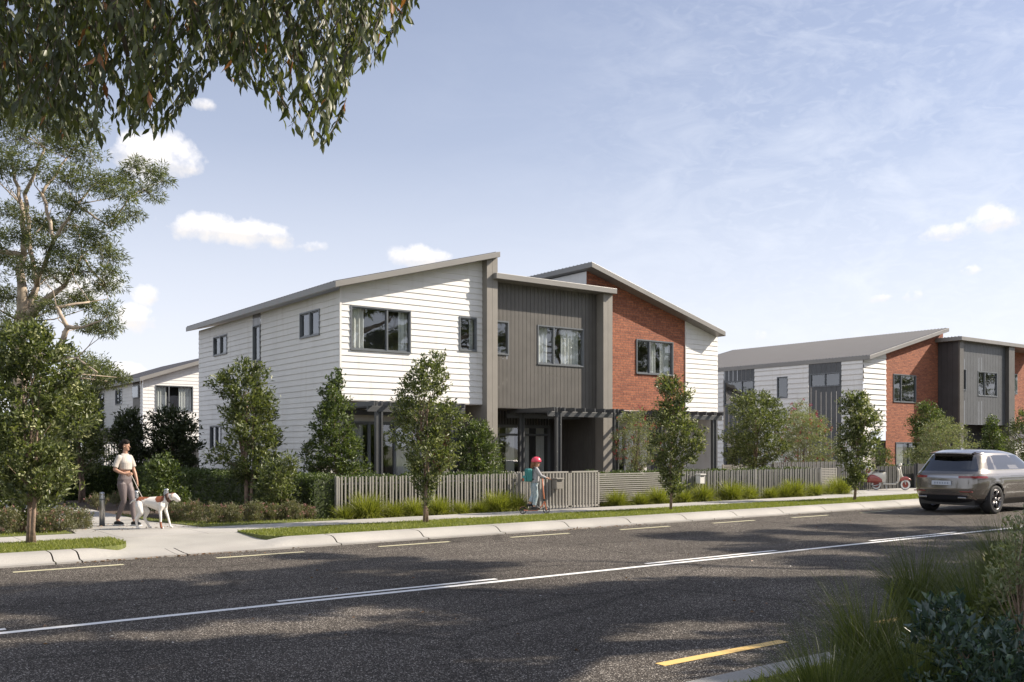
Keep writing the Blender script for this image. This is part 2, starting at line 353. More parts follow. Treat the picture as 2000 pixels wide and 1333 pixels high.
def silh_tree(name, label, cat, u, d, rows, nclus, per, ln, wd, lm, bm, base=None, group=None, flowers=None, trunks=1, rim=.45, spread=.11, flat=1., tr=.035, gap=.25, z0=.13, leaf_up=.35, branches=26):
    "a tree or shrub: crown volume between measured left/right limits, round in plan; leaves grow in sprays on real twigs"
    if base is None:
        b = at(u, V0, d); base = (b.x, b.y)
    t = thing(name, label, cat, (base[0], base[1], z0), group)
    rr = []
    for v, l, r in rows: rr.append((at(u, v, d).z, (l - u) / FP * d, (r - u) / FP * d))
    rr = np.array(sorted(rr)); zmin, zmax = rr[0, 0], rr[-1, 0]
    nn = nclus * 3; z = RNG.uniform(zmin, zmax, nn); l, r = interp(rr, z); w = (r - l) / 2; c = (r + l) / 2
    keep = RNG.uniform(0, 1, nn) < w / w.max(); z, w, c = z[keep][:nclus], w[keep][:nclus], c[keep][:nclus]
    per = int(per * 1.3)
    n = len(z); th = RNG.uniform(0, 2 * math.pi, n); rad = RNG.uniform(0, 1, n) ** rim
    ph = RNG.uniform(0, 6.28, 4); H = zmax - zmin
    nz = np.sin(th * 2 + z / H * 9 + ph[0]) + np.sin(th * 3 - z / H * 14 + ph[1]) + np.sin(th + z / H * 21 + ph[2])
    ok = nz > -1.7 + gap * 2; z, w, c, th, rad, nz = z[ok], w[ok], c[ok], th[ok], rad[ok], nz[ok]; n = len(z)
    rad = rad * (.88 + .13 * np.clip(nz, -1.4, 2))
    lat = c + w * rad * np.cos(th) ; dep = w * rad * np.sin(th) * flat
    Rt = np.array(RIGHT); Fw = np.array(FWD); B = np.array([base[0], base[1], 0.])
    C = B + lat[:, None] * Rt + dep[:, None] * Fw; C[:, 2] = z
    out = unit(C - (B + c[:, None] * Rt + np.stack([z * 0, z * 0, z - .25], 1)) + RNG.normal(0, .05, C.shape))
    m = n * per; idx = np.repeat(np.arange(n), per)
    tw = spread * RNG.uniform(.6, 1.5, n)
    s = RNG.uniform(-1, .8, m)[:, None] * tw[idx][:, None]
    P = C[idx] + out[idx] * s + RNG.normal(0, spread * .42, (m, 3))
    D = out[idx] * .6 + RNG.normal(0, .55, (m, 3)); D[:, 2] += leaf_up
    crown = leaves('crown', P, D, ln, wd, lm, t)
    # trunk and limbs
    mb = MB(); bz = z0 - .05; cz = zmin + H * .75; mid = float(np.interp(cz, rr[:, 0], (rr[:, 1] + rr[:, 2]) / 2))
    for k in range(trunks):
        a = 2 * math.pi * k / max(1, trunks) + .4; o = tr * 1.9 * (trunks > 1)
        p0 = Vector((base[0] + o * math.cos(a), base[1] + o * math.sin(a), bz))
        pts = [p0]; top = Vector((base[0], base[1], cz)) + RIGHT * (mid + (.12 * H * (k - (trunks - 1) / 2)) * .5)
        for q in (.2, .4, .6, .8, 1.): pts.append(p0.lerp(top, q) + Vector((random.gauss(0, .02), random.gauss(0, .02), 0)))
        mb.tube(pts, [tr * (1.25 - .95 * i / 5) for i in range(6)], 8)
        if k == 0: spine = pts
    for i in RNG.choice(n, min(branches, n), replace=False):
        e = Vector(C[i]); q = min(.95, max(.12, (e.z - bz) / (cz - bz) * .72)); j = int(q * 5); s0 = spine[j].lerp(spine[min(5, j + 1)], q * 5 - j)
        if s0.z > e.z + .1: continue
        m1 = s0.lerp(e, .5) + Vector((0, 0, -.05 * (e - s0).length)); mb.tube([s0, m1, e], [tr * .38, tr * .24, tr * .1], 5)
    mb.build('trunk', bm, t, smooth=True)
    if flowers:
        fm, fn, fs, fl = flowers
        cand = np.where(rad > .55)[0]; ch = RNG.choice(cand, min(fn, len(cand)), replace=False)
        k = 14; ii = np.repeat(ch, k); PP = C[ii] + out[ii] * spread * 1.1 + RNG.normal(0, fs * .25, (len(ii), 3)); DD = RNG.normal(0, 1, (len(ii), 3)) + out[ii] * .6
        tag(leaves('blossom', PP, DD, fl, .8, fm, t), kind='stuff')
    return t
# ================================================================== THE SETTING
def struct(o, kind='structure'): o['kind'] = kind; return o
XA, XB = -70., 170.
KY = 15.15                                   # foot of the far kerb
def sheet(name, poly, z0, z1, mat):
    m = MB(); m.prism(poly, z0, z1); return struct(m.build(name, mat))
m = MB(); m.box(-900, 1500, -900, 1500, -.6, -.08); struct(m.build('ground', M['earth']))
m = MB(); m.add([(XA, 4.45, 0), (XB, 4.45, 0), (XB, KY + .02, 0), (XA, KY + .02, 0)], [(0, 1, 2, 3)]); struct(m.build('road', M['asphalt']))
sheet('garden_soil', [(XA, 15.86), (XB, 15.86), (XB, 140), (XA, 140)], -.07, .045, M['soil'])
def marks(name, mat, segs, w, z=.004):
    m = MB()
    for (x0, x1, y) in segs:
        k = max(2, int((x1 - x0) / .35)); vs = []
        for i in range(k + 1):
            x = x0 + (x1 - x0) * i / k; j = random.gauss(0, .003)
            vs += [(x, y - w / 2 + j, z), (x, y + w / 2 + j * .7, z)]
        m.add(vs, [(2 * i, 2 * i + 2, 2 * i + 3, 2 * i + 1) for i in range(k)])
    return struct(m.build(name, mat))
marks('yellow_parking_line_far', M['yellow2'], [(2.33 + 2.82 * k, 3.78 + 2.82 * k, 14.55 - .012 * k) for k in range(-8, 22)], .10)
marks('yellow_parking_line_near', M['yellow'], [(5.43 + 3.0 * k, 6.97 + 3.0 * k, 5.33) for k in range(-8, 30)], .11)
marks('white_centre_line', M['wline'], [(XA, XB, 9.86)], .11)
marks('white_dashed_line', M['wline'], [(4.25 + 5.7 * k, 7.25 + 5.7 * k, 10.06) for k in range(-8, 20)], .09)
# far kerb: a rolled concrete kerb and gutter that flattens at the vehicle crossing
def kf(x):
    a = min(max((4.25 - x) / .75, 0), 1); b = min(max((x - 6.15) / .75, 0), 1); t = max(a, b); return t * t * (3 - 2 * t)
prof = [(0, 0, 0), (0, .028, .028), (.17, .035, .03), (.27, .10, .036), (.34, .128, .04), (.42, .14, .045), (.70, .143, .065), (.70, .0, .0)]
xs = sorted(set([XA + 1.78 * i for i in range(0, 136)] + [3 + .125 * i for i in range(0, 36)] + [40., 60.]))
joints = [7.58 + 1.78 * k for k in range(0, 60)] + [3.35 - 1.78 * k for k in range(0, 40)] + [4.9]
m = MB()
vs = []; xs = [x for x in xs if all(abs(x - j) > .03 for j in joints)]
allx = sorted(xs + [j - .011 for j in joints] + [j + .011 for j in joints])
for x in allx:
    jt = any(abs(x - j) < .009 for j in joints)
    for (dy, zk, z0) in prof: vs.append((x, KY + dy, z0 + (zk - z0) * kf(x)))
n = len(prof); fs = []
for i in range(len(allx) - 1):
    if allx[i + 1] - allx[i] < .0225: continue
    fs += [(i * n + j, (i + 1) * n + j, (i + 1) * n + j + 1, i * n + j + 1) for j in range(n - 1)]
m.add(vs, fs)
struct(m.build('kerb', M['kerb'], smooth=False))
m = MB()
for j in joints: m.box(j - .02, j + .02, KY + .01, KY + .69, -.02, .012)
struct(m.build('kerb_joint', M['soil']))
# apron of the crossing
def grid(name, mat, x0, x1, y0, y1, zf, nx=12, ny=6, xw=lambda x, t: x):
    m = MB(); vs = []
    for j in range(ny + 1):
        for i in range(nx + 1):
            x = x0 + (x1 - x0) * i / nx; y = y0 + (y1 - y0) * j / ny; x = xw(x, j / ny); vs.append((x, y, zf(x, y)))
    m.add(vs, [(j * (nx + 1) + i, j * (nx + 1) + i + 1, (j + 1) * (nx + 1) + i + 1, (j + 1) * (nx + 1) + i) for j in range(ny) for i in range(nx)])
    return struct(m.build(name, mat))
grid('driveway_apron', M['drive'], 3.3, 7.3, 15.85, 17.42, lambda x, y: .063 + (y - 15.85) / 1.57 * .064)
sheet('footpath', [(XA, 17.4), (XB, 17.4), (XB, 18.8), (XA, 18.8)], -.05, .130, M['path'])
sheet('side_path', [(4.05, 18.8), (6.35, 18.8), (5.95, 21), (5.9, 26), (5.2, 31), (3.4, 35), (1.8, 34.2), (3.6, 30), (4.2, 26), (4.3, 21)], -.05, .132, M['path'])
sheet('driveway', [(26.6, 18.8), (40, 18.8), (40, 20.9), (27.6, 20.9), (26.9, 19.6)], -.05, .134, M['drive'])
sheet('gate_threshold', [(14.95, 18.8), (16.75, 18.8), (16.75, 22), (14.95, 22)], -.05, .131, M['path'])
def rc(x0, x1, y0, y1, r, which):
    pts = []
    for (cx, cy, a0, key) in ((x1 - r, y0 + r, -90, 'br'), (x1 - r, y1 - r, 0, 'tr'), (x0 + r, y1 - r, 90, 'tl'), (x0 + r, y0 + r, 180, 'bl')):
        if key in which: pts += [(cx + r * math.cos(R(a0 + 90 * k / 6)), cy + r * math.sin(R(a0 + 90 * k / 6))) for k in range(7)]
        else: pts.append({'br': (x1, y0), 'tr': (x1, y1), 'tl': (x0, y1), 'bl': (x0, y0)}[key])
    return pts
lawns = [rc(XA, 4.3, 15.85, 17.38, .62, 'br'), rc(6.55, XB, 15.85, 17.38, .55, 'bl')]
lawn2 = [rc(XA, 4.0, 18.82, 19.55, .3, 'tr'), [(6.4, 18.82), (9.55, 18.82), (9.55, 19.1), (7.2, 19.75), (6.2, 21.2), (6.05, 24), (6.02, 21.)],
         [(-14, 24), (3.9, 22.5), (4.1, 27), (3.3, 31), (1.2, 35), (-14, 38)]]
m = MB()
for p in lawns: m.prism(p, -.05, .147)
for p in lawn2: m.prism(p, -.05, .140)
struct(m.build('lawn', M['turf']))
# near verge
sheet('near_kerb', [(XA, 4.26), (XB, 4.26), (XB, 4.5), (XA, 4.5)], -.05, .12, M['kerb'])
sheet('near_verge', [(XA, -60), (XB, -60), (XB, 4.26), (XA, 4.26)], -.07, .11, M['turf'])
# blades of turf
def turf(name, poly_fn, n, h, z):
    P = poly_fn(n); k = len(P); V = np.zeros((k, 3, 3)); a = RNG.uniform(0, 6.28, k); w = RNG.uniform(.005, .011, k); hh = RNG.uniform(.5, 1.15, k) * h
    lean = RNG.normal(0, .5, (k, 2)) * hh[:, None]
    V[:, 0, 0] = P[:, 0] - np.cos(a) * w; V[:, 0, 1] = P[:, 1] - np.sin(a) * w; V[:, 1, 0] = P[:, 0] + np.cos(a) * w; V[:, 1, 1] = P[:, 1] + np.sin(a) * w
    V[:, 2, 0] = P[:, 0] + lean[:, 0]; V[:, 2, 1] = P[:, 1] + lean[:, 1]; V[:, :2, 2] = z; V[:, 2, 2] = z + hh
    o = npmesh(name, V.reshape(-1, 3), np.arange(3 * k).reshape(-1, 3), M['turfB']); return tag(o, kind='stuff')
def inpoly(P, poly):
    x, y = P[:, 0], P[:, 1]; c = np.zeros(len(P), bool); j = len(poly) - 1
    for i in range(len(poly)):
        xi, yi = poly[i]; xj, yj = poly[j]
        if yi != yj: c ^= ((yi > y) != (yj > y)) & (x < (xj - xi) * (y - yi) / (yj - yi) + xi)
        j = i
    return c
def scatter(polys, x0, x1, y0, y1):
    def f(n):
        P = np.stack([x0 + (x1 - x0) * RNG.uniform(0, 1, n) ** 1.35, RNG.uniform(y0, y1, n)], 1); k = np.zeros(n, bool)
        for p in polys: k |= inpoly(P, p)
        return P[k]
    return f
o = turf('verge_grass', scatter(lawns, -1, 36, 15.86, 17.37), 120000, .05, .14); tag(o, 'mown green grass strip between the kerb and the footpath', 'grass')
o = turf('garden_grass', scatter(lawn2, -4, 10, 18.8, 34), 110000, .05, .135); tag(o, 'mown grass edging between the footpath and the garden beds', 'grass')
o = turf('near_grass', scatter([[(3, 1.5), (14, 1.5), (14, 4.25), (3, 4.25)]], 3, 14, 1.5, 4.25), 60000, .07, .105); tag(o, 'dark grass beside the near kerb', 'grass')
# dry leaves in the gutter
P = []
for i in range(260):
    x = random.choice([random.uniform(3.2, 6.0), random.uniform(3.2, 6.0), random.uniform(12, 15), random.uniform(-5, 32)]); P.append((x, KY - abs(random.gauss(0, .03)) - .01, .006 + random.uniform(0, .01)))
for i in range(120): P.append((random.uniform(0, 26), random.uniform(5.2, 15), .006))
for i in range(70): P.append((random.uniform(4.2, 6.6), random.uniform(18.9, 20.5), .14))
D = RNG.normal(0, 1, (len(P), 3)); D[:, 2] *= .15
tag(leaves('fallen_leaf', P, D, .05, .45, leafmat('dry_leaf', [(.12, .055, .022), (.22, .12, .05), (.06, .035, .02)], .1), None), 'dry brown leaves scattered in the gutter and on the road', 'leaves', kind='stuff')
# paint flecks and pale grit on the asphalt
P = np.stack([RNG.uniform(-2, 22, 420), RNG.uniform(5.2, 14.9, 420), np.full(420, .004)], 1)
D = RNG.normal(0, 1, (420, 3)); D[:, 2] = .02
tag(leaves('road_grit', P, D, .03, .6, leafmat('grit', [(.35, .33, .30), (.22, .21, .2)], 0.), None, 0.1), 'pale chips of grit lying on the asphalt', 'grit', kind='stuff')

# ================================================================== BUILDINGS
def face(kind, k):
    if kind == 'F': return lambda s, o, z: (s, k - o, z)
    if kind == 'L': return lambda s, o, z: (k - o, s, z)
    if kind == 'B': return lambda s, o, z: (s, k + o, z)
    return lambda s, o, z: (k + o, s, z)
def clip(poly, a, b):        # keep z <= a + b*s
    out = []; n = len(poly)
    for i in range(n):
        p, q = poly[i], poly[(i + 1) % n]; dp = a + b * p[0] - p[1]; dq = a + b * q[0] - q[1]
        if dp >= 0: out.append(p)
        if dp * dq < 0: t = dp / (dp - dq); out.append((p[0] + (q[0] - p[0]) * t, p[1] + (q[1] - p[1]) * t))
    return out
def wall(parent, mat, fc, s0, s1, z0, z1, holes=(), top=None, style='h', pitch=.173, label=None, lap=.019):
    m = MB()
    def put(sa, sb, za, zb, of):
        if sb - sa < 1e-4 or zb - za < 1e-4: return
        p = [(sa, za), (sb, za), (sb, zb), (sa, zb)]
        if top: p = clip(p, *top)
        if len(p) >= 3: m.add([fc(s, of(s, z), z) for s, z in p], [tuple(range(len(p)))])
    def spans(za, zb):
        cuts = [(s0, s1)]
        for (a, b, c, d) in holes:
            if c < zb - 1e-6 and d > za + 1e-6:
                nx = []
                for (l, r) in cuts:
                    if b <= l or a >= r: nx.append((l, r)); continue
                    if a > l: nx.append((l, a))
                    if b < r: nx.append((b, r))
                cuts = nx
        return cuts
    if style in ('h', 'flat'):
        p = pitch if style == 'h' else 1e9
        rows = []; z = z0
        while z < z1 - 1e-6: rows.append((z, min(z + p, z1))); z += p
        for (ra, rb) in rows:
            zs = sorted(set([ra, rb] + [q for h in holes for q in h[2:4] if ra < q < rb]))
            of = (lambda s, z, ra=ra: lap * (1 - (z - ra) / pitch)) if style == 'h' else (lambda s, z: 0)
            for za, zb in zip(zs[:-1], zs[1:]):
                for (l, r) in spans(za, zb): put(l, r, za, zb, of)
            if style == 'h':
                for (l, r) in spans(ra + .001, ra + .002):
                    ok = True
                    if top:
                        a, b = top; zl, zr = a + b * l, a + b * r
                        if zl < ra and zr < ra: continue
                        if zl < ra: l = (ra - a) / b
                        if zr < ra: r = (ra - a) / b
                    m.add([fc(l, 0, ra + .0005), fc(r, 0, ra + .0005), fc(r, lap, ra), fc(l, lap, ra)], [(0, 1, 2, 3)])
    else:
        s = s0; g = .011; zs = sorted(set([z0, z1] + [q for h in holes for q in h[2:4] if z0 < q < z1]))
        while s < s1 - 1e-6:
            e = min(s + pitch, s1)
            for (sa, sb, d) in ((s, e - g, .014), (e - g, e, 0.)):
                for za, zb in zip(zs[:-1], zs[1:]):
                    cut = [(sa, sb)]
                    for (a, b, c, dd) in holes:
                        if c < zb - 1e-6 and dd > za + 1e-6:
                            nx = []
                            for (l, r) in cut:
                                if b <= l or a >= r: nx.append((l, r)); continue
                                if a > l: nx.append((l, a))
                                if b < r: nx.append((b, r))
                            cut = nx
                    for (l, r) in cut: put(l, r, za, zb, lambda s, z, d=d: d)
            for sg in (e - g, e):
                inh = any(a < sg < b for (a, b, c, d) in holes); zt = (top[0] + top[1] * sg) if top else z1
                if not inh and min(zt, z1) > z0: m.add([fc(sg, 0, z0), fc(sg, .014, z0), fc(sg, .014, min(zt, z1)), fc(sg, 0, min(zt, z1))], [(0, 1, 2, 3)])
            s = e
    o = m.build('wall', mat, parent)
    if label: o['label'] = label
    return o
def window(parent, fc, s0, s1, z0, z1, mull=(.5,), curt=((0, .28), (.75, 1)), depth=1.0, fr=.042, label=None, transom=None, blind=False, name='window', fm=None):
    m = MB(); o1, o0 = .035, -.06; fm = fm or M['frame']
    m.box(s0, s1, o0, o1, z1 - fr, z1, fc); m.box(s0, s1, o0, o1 + .012, z0, z0 + fr, fc)
    m.box(s0, s0 + fr, o0, o1, z0 + fr, z1 - fr, fc); m.box(s1 - fr, s1, o0, o1, z0 + fr, z1 - fr, fc)
    for q in mull: x = s0 + (s1 - s0) * q; m.box(x - fr * .55, x + fr * .55, o0, o1 - .01, z0 + fr, z1 - fr, fc)
    if transom: m.box(s0 + fr, s1 - fr, o0, o1 - .012, transom - fr / 2, transom + fr / 2, fc)
    # slimmer sash rails inside the frame
    m.box(s0 + fr, s1 - fr, -.045, -.005, z0 + fr, z0 + fr + .03, fc); m.box(s0 + fr, s1 - fr, -.045, -.005, z1 - fr - .03, z1 - fr, fc)
    w = m.build(name, fm, parent)
    if label: w['label'] = label
    m = MB(); m.add([fc(s0 + fr, -.03, z0 + fr), fc(s1 - fr, -.03, z0 + fr), fc(s1 - fr, -.03, z1 - fr), fc(s0 + fr, -.03, z1 - fr)], [(0, 1, 2, 3)]); m.build('pane', M['glass'], w)
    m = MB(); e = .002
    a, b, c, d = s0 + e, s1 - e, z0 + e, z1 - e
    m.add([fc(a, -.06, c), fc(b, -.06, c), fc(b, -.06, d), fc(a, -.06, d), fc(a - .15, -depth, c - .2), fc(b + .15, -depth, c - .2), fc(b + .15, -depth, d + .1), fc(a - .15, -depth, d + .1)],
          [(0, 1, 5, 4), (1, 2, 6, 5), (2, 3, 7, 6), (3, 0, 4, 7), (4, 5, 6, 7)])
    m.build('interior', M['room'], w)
    for (qa, qb) in curt:
        m = MB(); a = s0 + (s1 - s0) * qa + .03; b = s0 + (s1 - s0) * qb - .03; k = max(6, int((b - a) / .022)); vs = []
        for i in range(k + 1):
            s = a + (b - a) * i / k; o = -.16 + .025 * math.sin(i * 1.05 + .4 * math.sin(i * .37)); vs += [fc(s, o, z0 + .02), fc(s, o * 1.0, z1 - .02)]
        m.add(vs, [(2 * i, 2 * i + 2, 2 * i + 3, 2 * i + 1) for i in range(k)]); m.build('curtain', M['curtain'], w, smooth=True)
    return w
def roof_slab(parent, x0, x1, y0, y1, za, zb, th, label=None, rib=False):
    "pitched slab from (x0,za) to (x1,zb), undersides given; sheet on top with a folded metal edge"
    m = MB(); f = lambda x: za + (zb - za) * (x - x0) / (x1 - x0)
    m.add([(x0, y0, za), (x1, y0, zb), (x1, y1, zb), (x0, y1, za), (x0, y0, za + th), (x1, y0, zb + th), (x1, y1, zb + th), (x0, y1, za + th)],
          [(3, 2, 1, 0), (4, 5, 6, 7), (0, 1, 5, 4), (1, 2, 6, 5), (2, 3, 7, 6), (3, 0, 4, 7)])
    r = m.build('roof', M['fascia'], parent, bevel=.008)
    if label: r['label'] = label
    m = MB(); vs = []; k = 0; y = y0 + .03; e = .03; prof = []
    while y < y1 - .03:
        prof += [(y, .004), (y + .14, .004), (y + .15, .03), (y + .18, .03)]; y += .19
    prof = [(min(p, y1 - .03), h) for p, h in prof]
    for (p, h) in prof: vs += [(x0 + e, p, f(x0 + e) + th + h), (x1 - e, p, f(x1 - e) + th + h)]
    m.add(vs, [(2 * i, 2 * i + 1, 2 * i + 3, 2 * i + 2) for i in range(len(prof) - 1)])
    m.build('roof_sheet', M['roofm'], r); return r
def pergola(parent, x0, x1, y0, y1, posts, slats=8, zb=2.68, mat=None, label=None):
    mat = mat or M['pergola']
    m = MB(); m.box(x0, x1, y0 - .025, y0 + .025, zb, zb + .15); pg = m.build('pergola', mat, parent, bevel=.004)
    if label: pg['label'] = label
    m = MB(); m.box(x0, x1, y1 - .025, y1 + .025, zb, zb + .15); m.build('beam', mat, pg)
    m = MB()
    for i in range(slats):
        x = x0 + .12 + (x1 - x0 - .24) * i / (slats - 1); m.box(x - .022, x + .022, y0 - .18, y1 + .12, zb + .152, zb + .27)
    m.build('slat', mat, pg)
    for (px, py) in posts:
        m = MB(); m.box(px - .10, px - .05, py - .05, py + .05, .1, zb + .28); m.box(px + .05, px + .10, py - .05, py + .05, .1, zb + .28); m.box(px - .05, px + .05, py - .015, py + .015, .1, zb - .002)
        m.build('post', mat, pg, bevel=.003)
    return pg

# ---- the row of three joined townhouses in the middle
H = thing('townhouse_row', 'two-storey row of three joined townhouses clad in white weatherboard, grey panelling and red brick', 'house', (19.3, 23.5, .1))
F = face('F', 23.5); Lf = face('L', 11.71); YB = 34.9
sl1 = (7.38 - 5.95) / (16.72 - 11.36); top1 = (5.95 - sl1 * 11.36, sl1)
w1, w2 = (12.02, 13.92, 4.36, 5.59), (15.57, 16.19, 4.55, 5.57)
wall(H, M['white'], F, 11.71, 16.40, 3.0, 7.6, [w1, w2], top1, label='white weatherboard front wall')
window(H, F, *w1, mull=(.60,), curt=((.0, .27), (.82, 1)), label='wide window in the white weatherboard wall'); window(H, F, *w2, mull=(), curt=((.7, 1),), label='narrow window in the white weatherboard wall')
# side wall with the tall stair strip
ws = [(24.72, 26.05, 4.86, 5.61), (31.98, 33.32, 4.90, 5.59), (32.55, 33.66, 1.63, 2.47)]
st = (29.02, 29.68)
wall(H, M['white'], Lf, 23.5, st[0], 3.0, 5.97, [ws[0]], label='shaded white weatherboard side wall')
wall(H, M['white'], Lf, st[1], YB, .1, 5.97, ws[1:], label='rear end of the white weatherboard side wall')
wall(H, M['white'], Lf, 24.6, st[0], .1, 3.0, [], label='lower white weatherboard side wall')
sw = (29.04, 29.66, 4.45, 5.62)
wall(H, M['grey'], Lf, st[0], st[1], .1, 5.97, [sw], style='v', pitch=.11, label='narrow grey strip with the stair window')
for w in ws: window(H, Lf, *w, mull=(.5,), curt=())
window(H, Lf, *sw, mull=(), curt=())
# corner boards
m = MB(); m.box(11.685, 11.70, 23.468, 23.52, 2.99, 6.0); m.box(11.685, 11.74, 23.455, 23.468, 2.99, 6.02); m.build('corner_board', M['white'], H)
m = MB(); m.box(11.70, 16.4, 23.49, 24.62, 2.975, 2.995); m.build('soffit', M['soffit'], H)
# unit 1 ground floor
Fg = face('F', 24.6)
g1 = (12.35, 14.9, .2, 2.45)
wall(H, M['cream'], Fg, 11.71, 15.1, .1, 2.975, [g1], style='flat', label='recessed rendered ground floor wall')
window(H, Fg, *g1, mull=(.33, .66), curt=((.02, .3), (.7, .98)), depth=2.4, fr=.06, label='tall sliding glass doors under the white storey')
dr = (15.35, 16.25, .15, 2.3)
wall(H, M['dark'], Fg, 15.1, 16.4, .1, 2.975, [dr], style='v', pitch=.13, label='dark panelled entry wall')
m = MB(); m.box(dr[0], dr[1], -.07, -.02, dr[2], dr[3], Fg); d = m.build('door', M['red'], H, bevel=.004); d['label'] = 'dark red entry door'
m = MB(); m.box(dr[0] + .08, dr[0] + .11, -.02, .05, .95, 1.25, Fg); m.build('handle', M['steel'], d)
# blade walls
def blade(x0, x1, yf, yb, z1, topf=None, mat=None, nm='blade_wall', lab=None):
    m = MB(); zt0 = z1 if topf is None else topf[0] + topf[1] * x0; zt1 = z1 if topf is None else topf[0] + topf[1] * x1
    mid = (x0 + x1) / 2; zm = (zt0 + zt1) / 2
    for (a, b, ta, tb) in ((x0, mid - .004, zt0, zm), (mid + .004, x1, zm, zt1)):
        m.add([(a, yf, .1), (b, yf, .1), (b, yb, .1), (a, yb, .1), (a, yf, ta), (b, yf, tb), (b, yb, tb), (a, yb, ta)], [(0, 1, 5, 4), (1, 2, 6, 5), (2, 3, 7, 6), (3, 0, 4, 7), (4, 5, 6, 7)])
    m.box(mid - .004, mid + .004, yf + .01, yf + .02, .1, min(zt0, zt1))
    o = m.build(nm, mat or M['greyblade'], H if lab is None else lab); return o
blade(16.40, 16.79, 23.24, 25.4, 0, top1)
# unit 2
F2 = face('F', 23.6)
u1, u2 = (16.84, 17.46, 4.53, 5.57), (18.58, 20.5, 4.31, 5.56)
wall(H, M['grey'], F2, 16.79, 21.06, 2.93, 6.76, [u1, u2], style='v', pitch=.152, label='grey vertical panelling of the middle townhouse')
window(H, F2, *u1, mull=(), curt=(), label='narrow window in the grey panelling'); window(H, F2, *u2, mull=(.35,), curt=((.0, .3), (.55, .98)), label='wide window in the grey panelling')
blade(21.06, 21.46, 23.24, 25.6, 6.735)
roof_slab(H, 16.62, 21.5, 23.06, 34.9, 6.74, 6.74, .17, 'flat roof of the middle townhouse')
m = MB(); m.box(16.79, 21.06, 23.585, 25.4, 2.905, 2.925); m.build('soffit', M['grey'], H)
F2g = face('F', 25.4)
g2, g3 = (17.95, 19.35, .2, 2.5), (19.5, 20.3, .2, 2.5)
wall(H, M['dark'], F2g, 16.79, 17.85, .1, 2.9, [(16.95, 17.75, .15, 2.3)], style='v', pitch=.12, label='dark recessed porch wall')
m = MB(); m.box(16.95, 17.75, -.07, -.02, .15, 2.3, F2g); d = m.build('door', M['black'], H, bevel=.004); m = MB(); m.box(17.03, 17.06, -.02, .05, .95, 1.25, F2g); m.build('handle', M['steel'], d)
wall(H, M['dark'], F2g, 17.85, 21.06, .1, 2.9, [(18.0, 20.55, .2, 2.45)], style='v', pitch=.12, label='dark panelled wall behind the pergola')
window(H, F2g, 18.0, 20.55, .2, 2.45, mull=(.5,), curt=((.06, .22), (.3, .47), (.55, .7), (.8, .97)), depth=2.2, fr=.07, transom=2.12, label='tall glazed doors behind the pergola')
wall(H, M['grey'], face('L', 21.05), 23.62, 25.38, .1, 2.9, [], style='v', pitch=.13, label='dark grey panelled return wall under the middle townhouse')
# unit 3
sl3 = (5.72 - 7.50) / (26.84 - 20.40); top3 = (7.50 - sl3 * 20.40, sl3)
w5 = (22.78, 24.57, 4.20, 5.39)
wall(H, M['brick'], F, 20.55, 21.46, 6.80, 7.6, [], top3, style='flat', label='brick above the flat roof')
wall(H, M['brick'], F, 21.46, 25.19, 2.95, 7.6, [w5], top3, style='flat', label='red brick front wall')
window(H, F, *w5, mull=(.36,), curt=((.4, .62), (.7, .98)), label='window in the red brick wall')
wall(H, M['white'], F, 25.19, 26.9, 2.97, 7.0, [], top3, label='white weatherboard end of the brick townhouse')
m = MB(); m.box(25.178, 25.20, 23.465, 23.5, 2.97, 6.17); m.build('corner_trim', M['white'], H)
wall(H, M['white'], face('L', 20.55), 23.5, YB, 6.8, 7.44, [], style='flat', label='white wall above the flat roof')
wall(H, M['white'], face('R', 26.9), 23.5, YB, .1, 5.72, [])
m = MB(); m.box(21.46, 26.9, 23.49, 24.75, 2.93, 2.95); m.build('soffit', M['soffit'], H)
F3g = face('F', 24.7)
g4 = (22.0, 24.1, .2, 2.4)
wall(H, M['cream'], F3g, 21.46, 24.5, .1, 2.93, [g4], style='flat'); window(H, F3g, *g4, mull=(.33, .66), curt=((.05, .3), (.7, .95)), depth=2.2, fr=.06)
wall(H, M['dark'], F3g, 24.5, 25.15, .1, 2.93, [], style='v', pitch=.12)
wall(H, M['white'], F3g, 25.15, 26.9, .1, 2.93, [], label='white weatherboard ground floor wall')
wall(H, M['cream'], face('B', YB), 11.71, 26.9, .1, 5.7, [], style='flat', label='rear wall')
roof_slab(H, 11.36, 16.76, 23.06, 35.3, 5.95, 5.95 + sl1 * 5.40, .16, 'pitched roof rising over the white townhouse')
roof_slab(H, 20.40, 26.84, 23.06, 35.3, 7.50, 5.72, .17, 'pitched roof falling over the brick townhouse')
pergola(H, 11.6, 14.6, 21.75, 24.2, [(11.95, 21.78), (14.25, 21.78)], 7, 2.62, label='pergola over the first front yard')
pergola(H, 17.72, 20.75, 22.0, 24.05, [(18.12, 22.0), (18.3, 24.05), (20.45, 22.0)], 8, 2.62, label='pergola in front of the middle townhouse')
pergola(H, 21.95, 25.1, 21.75, 24.2, [(22.3, 21.78), (24.75, 21.78)], 8, 2.62, label='pergola in front of the brick townhouse')

